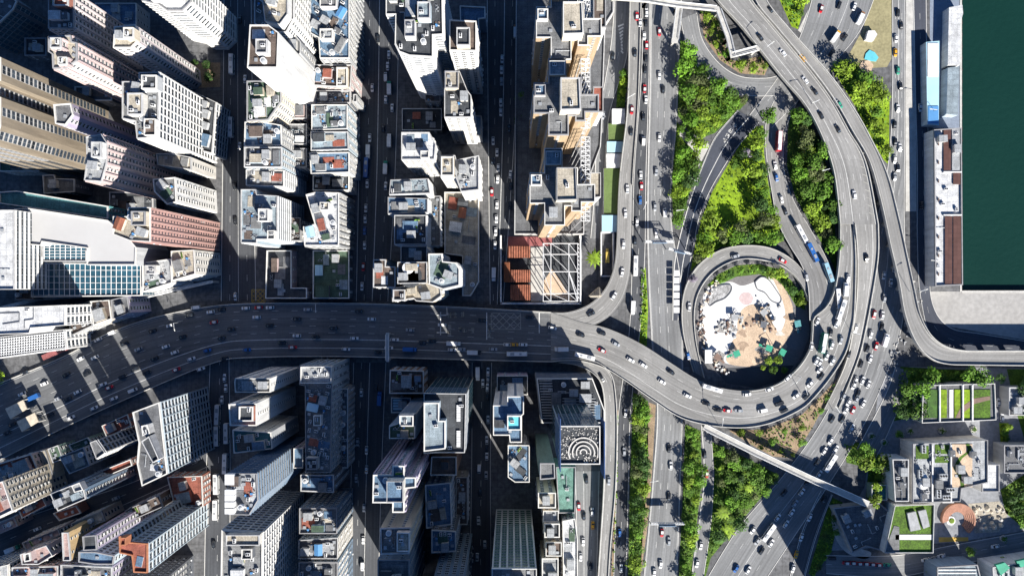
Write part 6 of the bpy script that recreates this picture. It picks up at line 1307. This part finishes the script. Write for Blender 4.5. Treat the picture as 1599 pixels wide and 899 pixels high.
fleet('R3', 'the broad surface road', '1030,50,r 1030,118,w 1036,140,k 1023,323,s 1038,332,wv 1025,365,w 1025,268,s 1048,727,w 1045,775,k 1034,832,r 1045,845,s 1032,881,w 1022,894,w 1045,700,k 1030,215,w', 'the top edge')
fleet('R7', 'the diagonal road at the top edge', '1283,14,r 1304,58,yt 1343,29,nt 1320,58,k 1300,82,k 1335,10,w 1311,8,k', 'the top edge')
fleet('R8', 'the jammed surface road', '1407,134,k 1403,169,w 1398,195,k 1399,222,k 1398,249,w 1406,230,w 1398,276,s 1403,262,k 1399,82,y 1403,110,g 1408,39,k 1403,20,k 1400,60,w 1381,430,w 1392,441,w 1397,418,w 1382,465,s 1379,492,w 1366,491,r 1361,522,w 1378,510,k 1382,531,wt 1369,540,r 1355,545,k 1360,560,w 1345,569,k 1348,594,w 1337,594,w 1357,600,w 1334,602,w 1341,614,k 1318,619,s 1339,622,s 1326,628,w 1333,640,r 1349,630,w 1298,688,w 1288,704,w 1306,701,w 1296,722,wB 1277,722,k 1331,668,w 1316,655,k 1280,740,w 1253,768,w 1242,786,s 1215,808,w 1200,830,wB 1228,818,w 1205,848,w 1176,828,w 1169,890,w 1150,888,b 1237,800,w 1190,860,k 1262,752,k 1300,655,k 1322,640,w 1183,845,s 1225,770,k', 'the top edge')
fleet('R11', 'the shaded ramp road', '1265,808,w 1252,839,w 1244,866,y 1239,888,w 1288,779,k', 'the footbridge')
fleet('R10', 'the narrow road between tree belts', '1101,710,k 1104,740,r 1095,852,w 1089,880,w', 'the loop flyover')
fleet('R9', 'the dark waterfront road', '1438,168,w 1440,320,k', 'the top edge')
fleet('R13', 'the street at the bottom edge', '1322,879,r 1332,879,r 1342,880,r 1352,880,r 1362,881,r 1372,882,r 1386,882,g 1555,853,w 1471,868,w 1458,872,s 1446,874,w 1300,872,k', 'the jammed road')
fleet('SA', 'the bus street', '362,101,wB 361,199,wB 382,123,w 374,228,w 367,463,w 367,345,k 374,30,k 366,290,k', 'the top edge')
fleet('SB', 'the divided street', '605,103,w 602,120,wv 608,138,gt 602,155,w 612,168,w 581,137,w 608,220,wt 577,215,w 575,237,wt 572,262,bB 602,262,gt 573,287,w 607,85,w 602,290,w 571,325,w 570,342,w 569,360,b 569,383,w 567,417,r 565,447,w 590,60,k 598,200,k', 'the top edge')
fleet('SC', 'the canyon street', '784,92,w 783,109,w 783,127,s 782,160,w 782,175,w 770,220,w 776,238,w 769,252,k 778,262,w 777,280,w 768,300,r 797,272,w 805,50,nt 797,290,k 776,320,w 775,342,w 774,362,w 773,383,w 771,428,wt 796,320,k 795,200,k', 'the top edge')
fleet('SA2', 'the parked bus street', '340,647,wB 339,680,wB 338,755,wB 337,795,wB 354,676,wB 352,723,wB 350,590,w 352,606,w 346,624,w 333,850,k', 'the highway')
fleet('SB2', 'the street under the footbridge', '564,613,w 587,605,k 593,622,bT 558,690,s 572,703,w 572,733,w 556,747,s 568,793,w 567,843,w 566,884,wv', 'the highway')
fleet('SC2', 'the queued car street', '746,583,wt 754,598,w 762,580,w 762,591,s 761,605,w 761,620,k 762,655,w 760,687,w 760,700,k 760,712,w 748,732,wv 759,742,s 747,813,w 750,770,k 757,850,w 745,870,w', 'the highway')
fleet('SD', 'the market street', '295,722,w 308,717,w 57,826,w 20,856,gt 120,798,k 180,778,s 240,752,k', 'the frame edge')
fleet('SE', 'the sunny street by the scaffold', '904,791,r 912,806,k 925,799,w 926,820,y 911,846,w 916,749,k 922,884,k 907,870,w', 'the ringed roof tower')
for (x, y, lb) in ((1560, 628, 'white car on the park lane beside the striped lawn pavilion'), (1566, 652, 'white car on the park lane below the pavilion corner'), (918, 607, 'white car in the small lot inside the branch ramp')):
    o, t = vehicle('car', 'w', x, y, 0.03, 1.6); o['label'] = lb
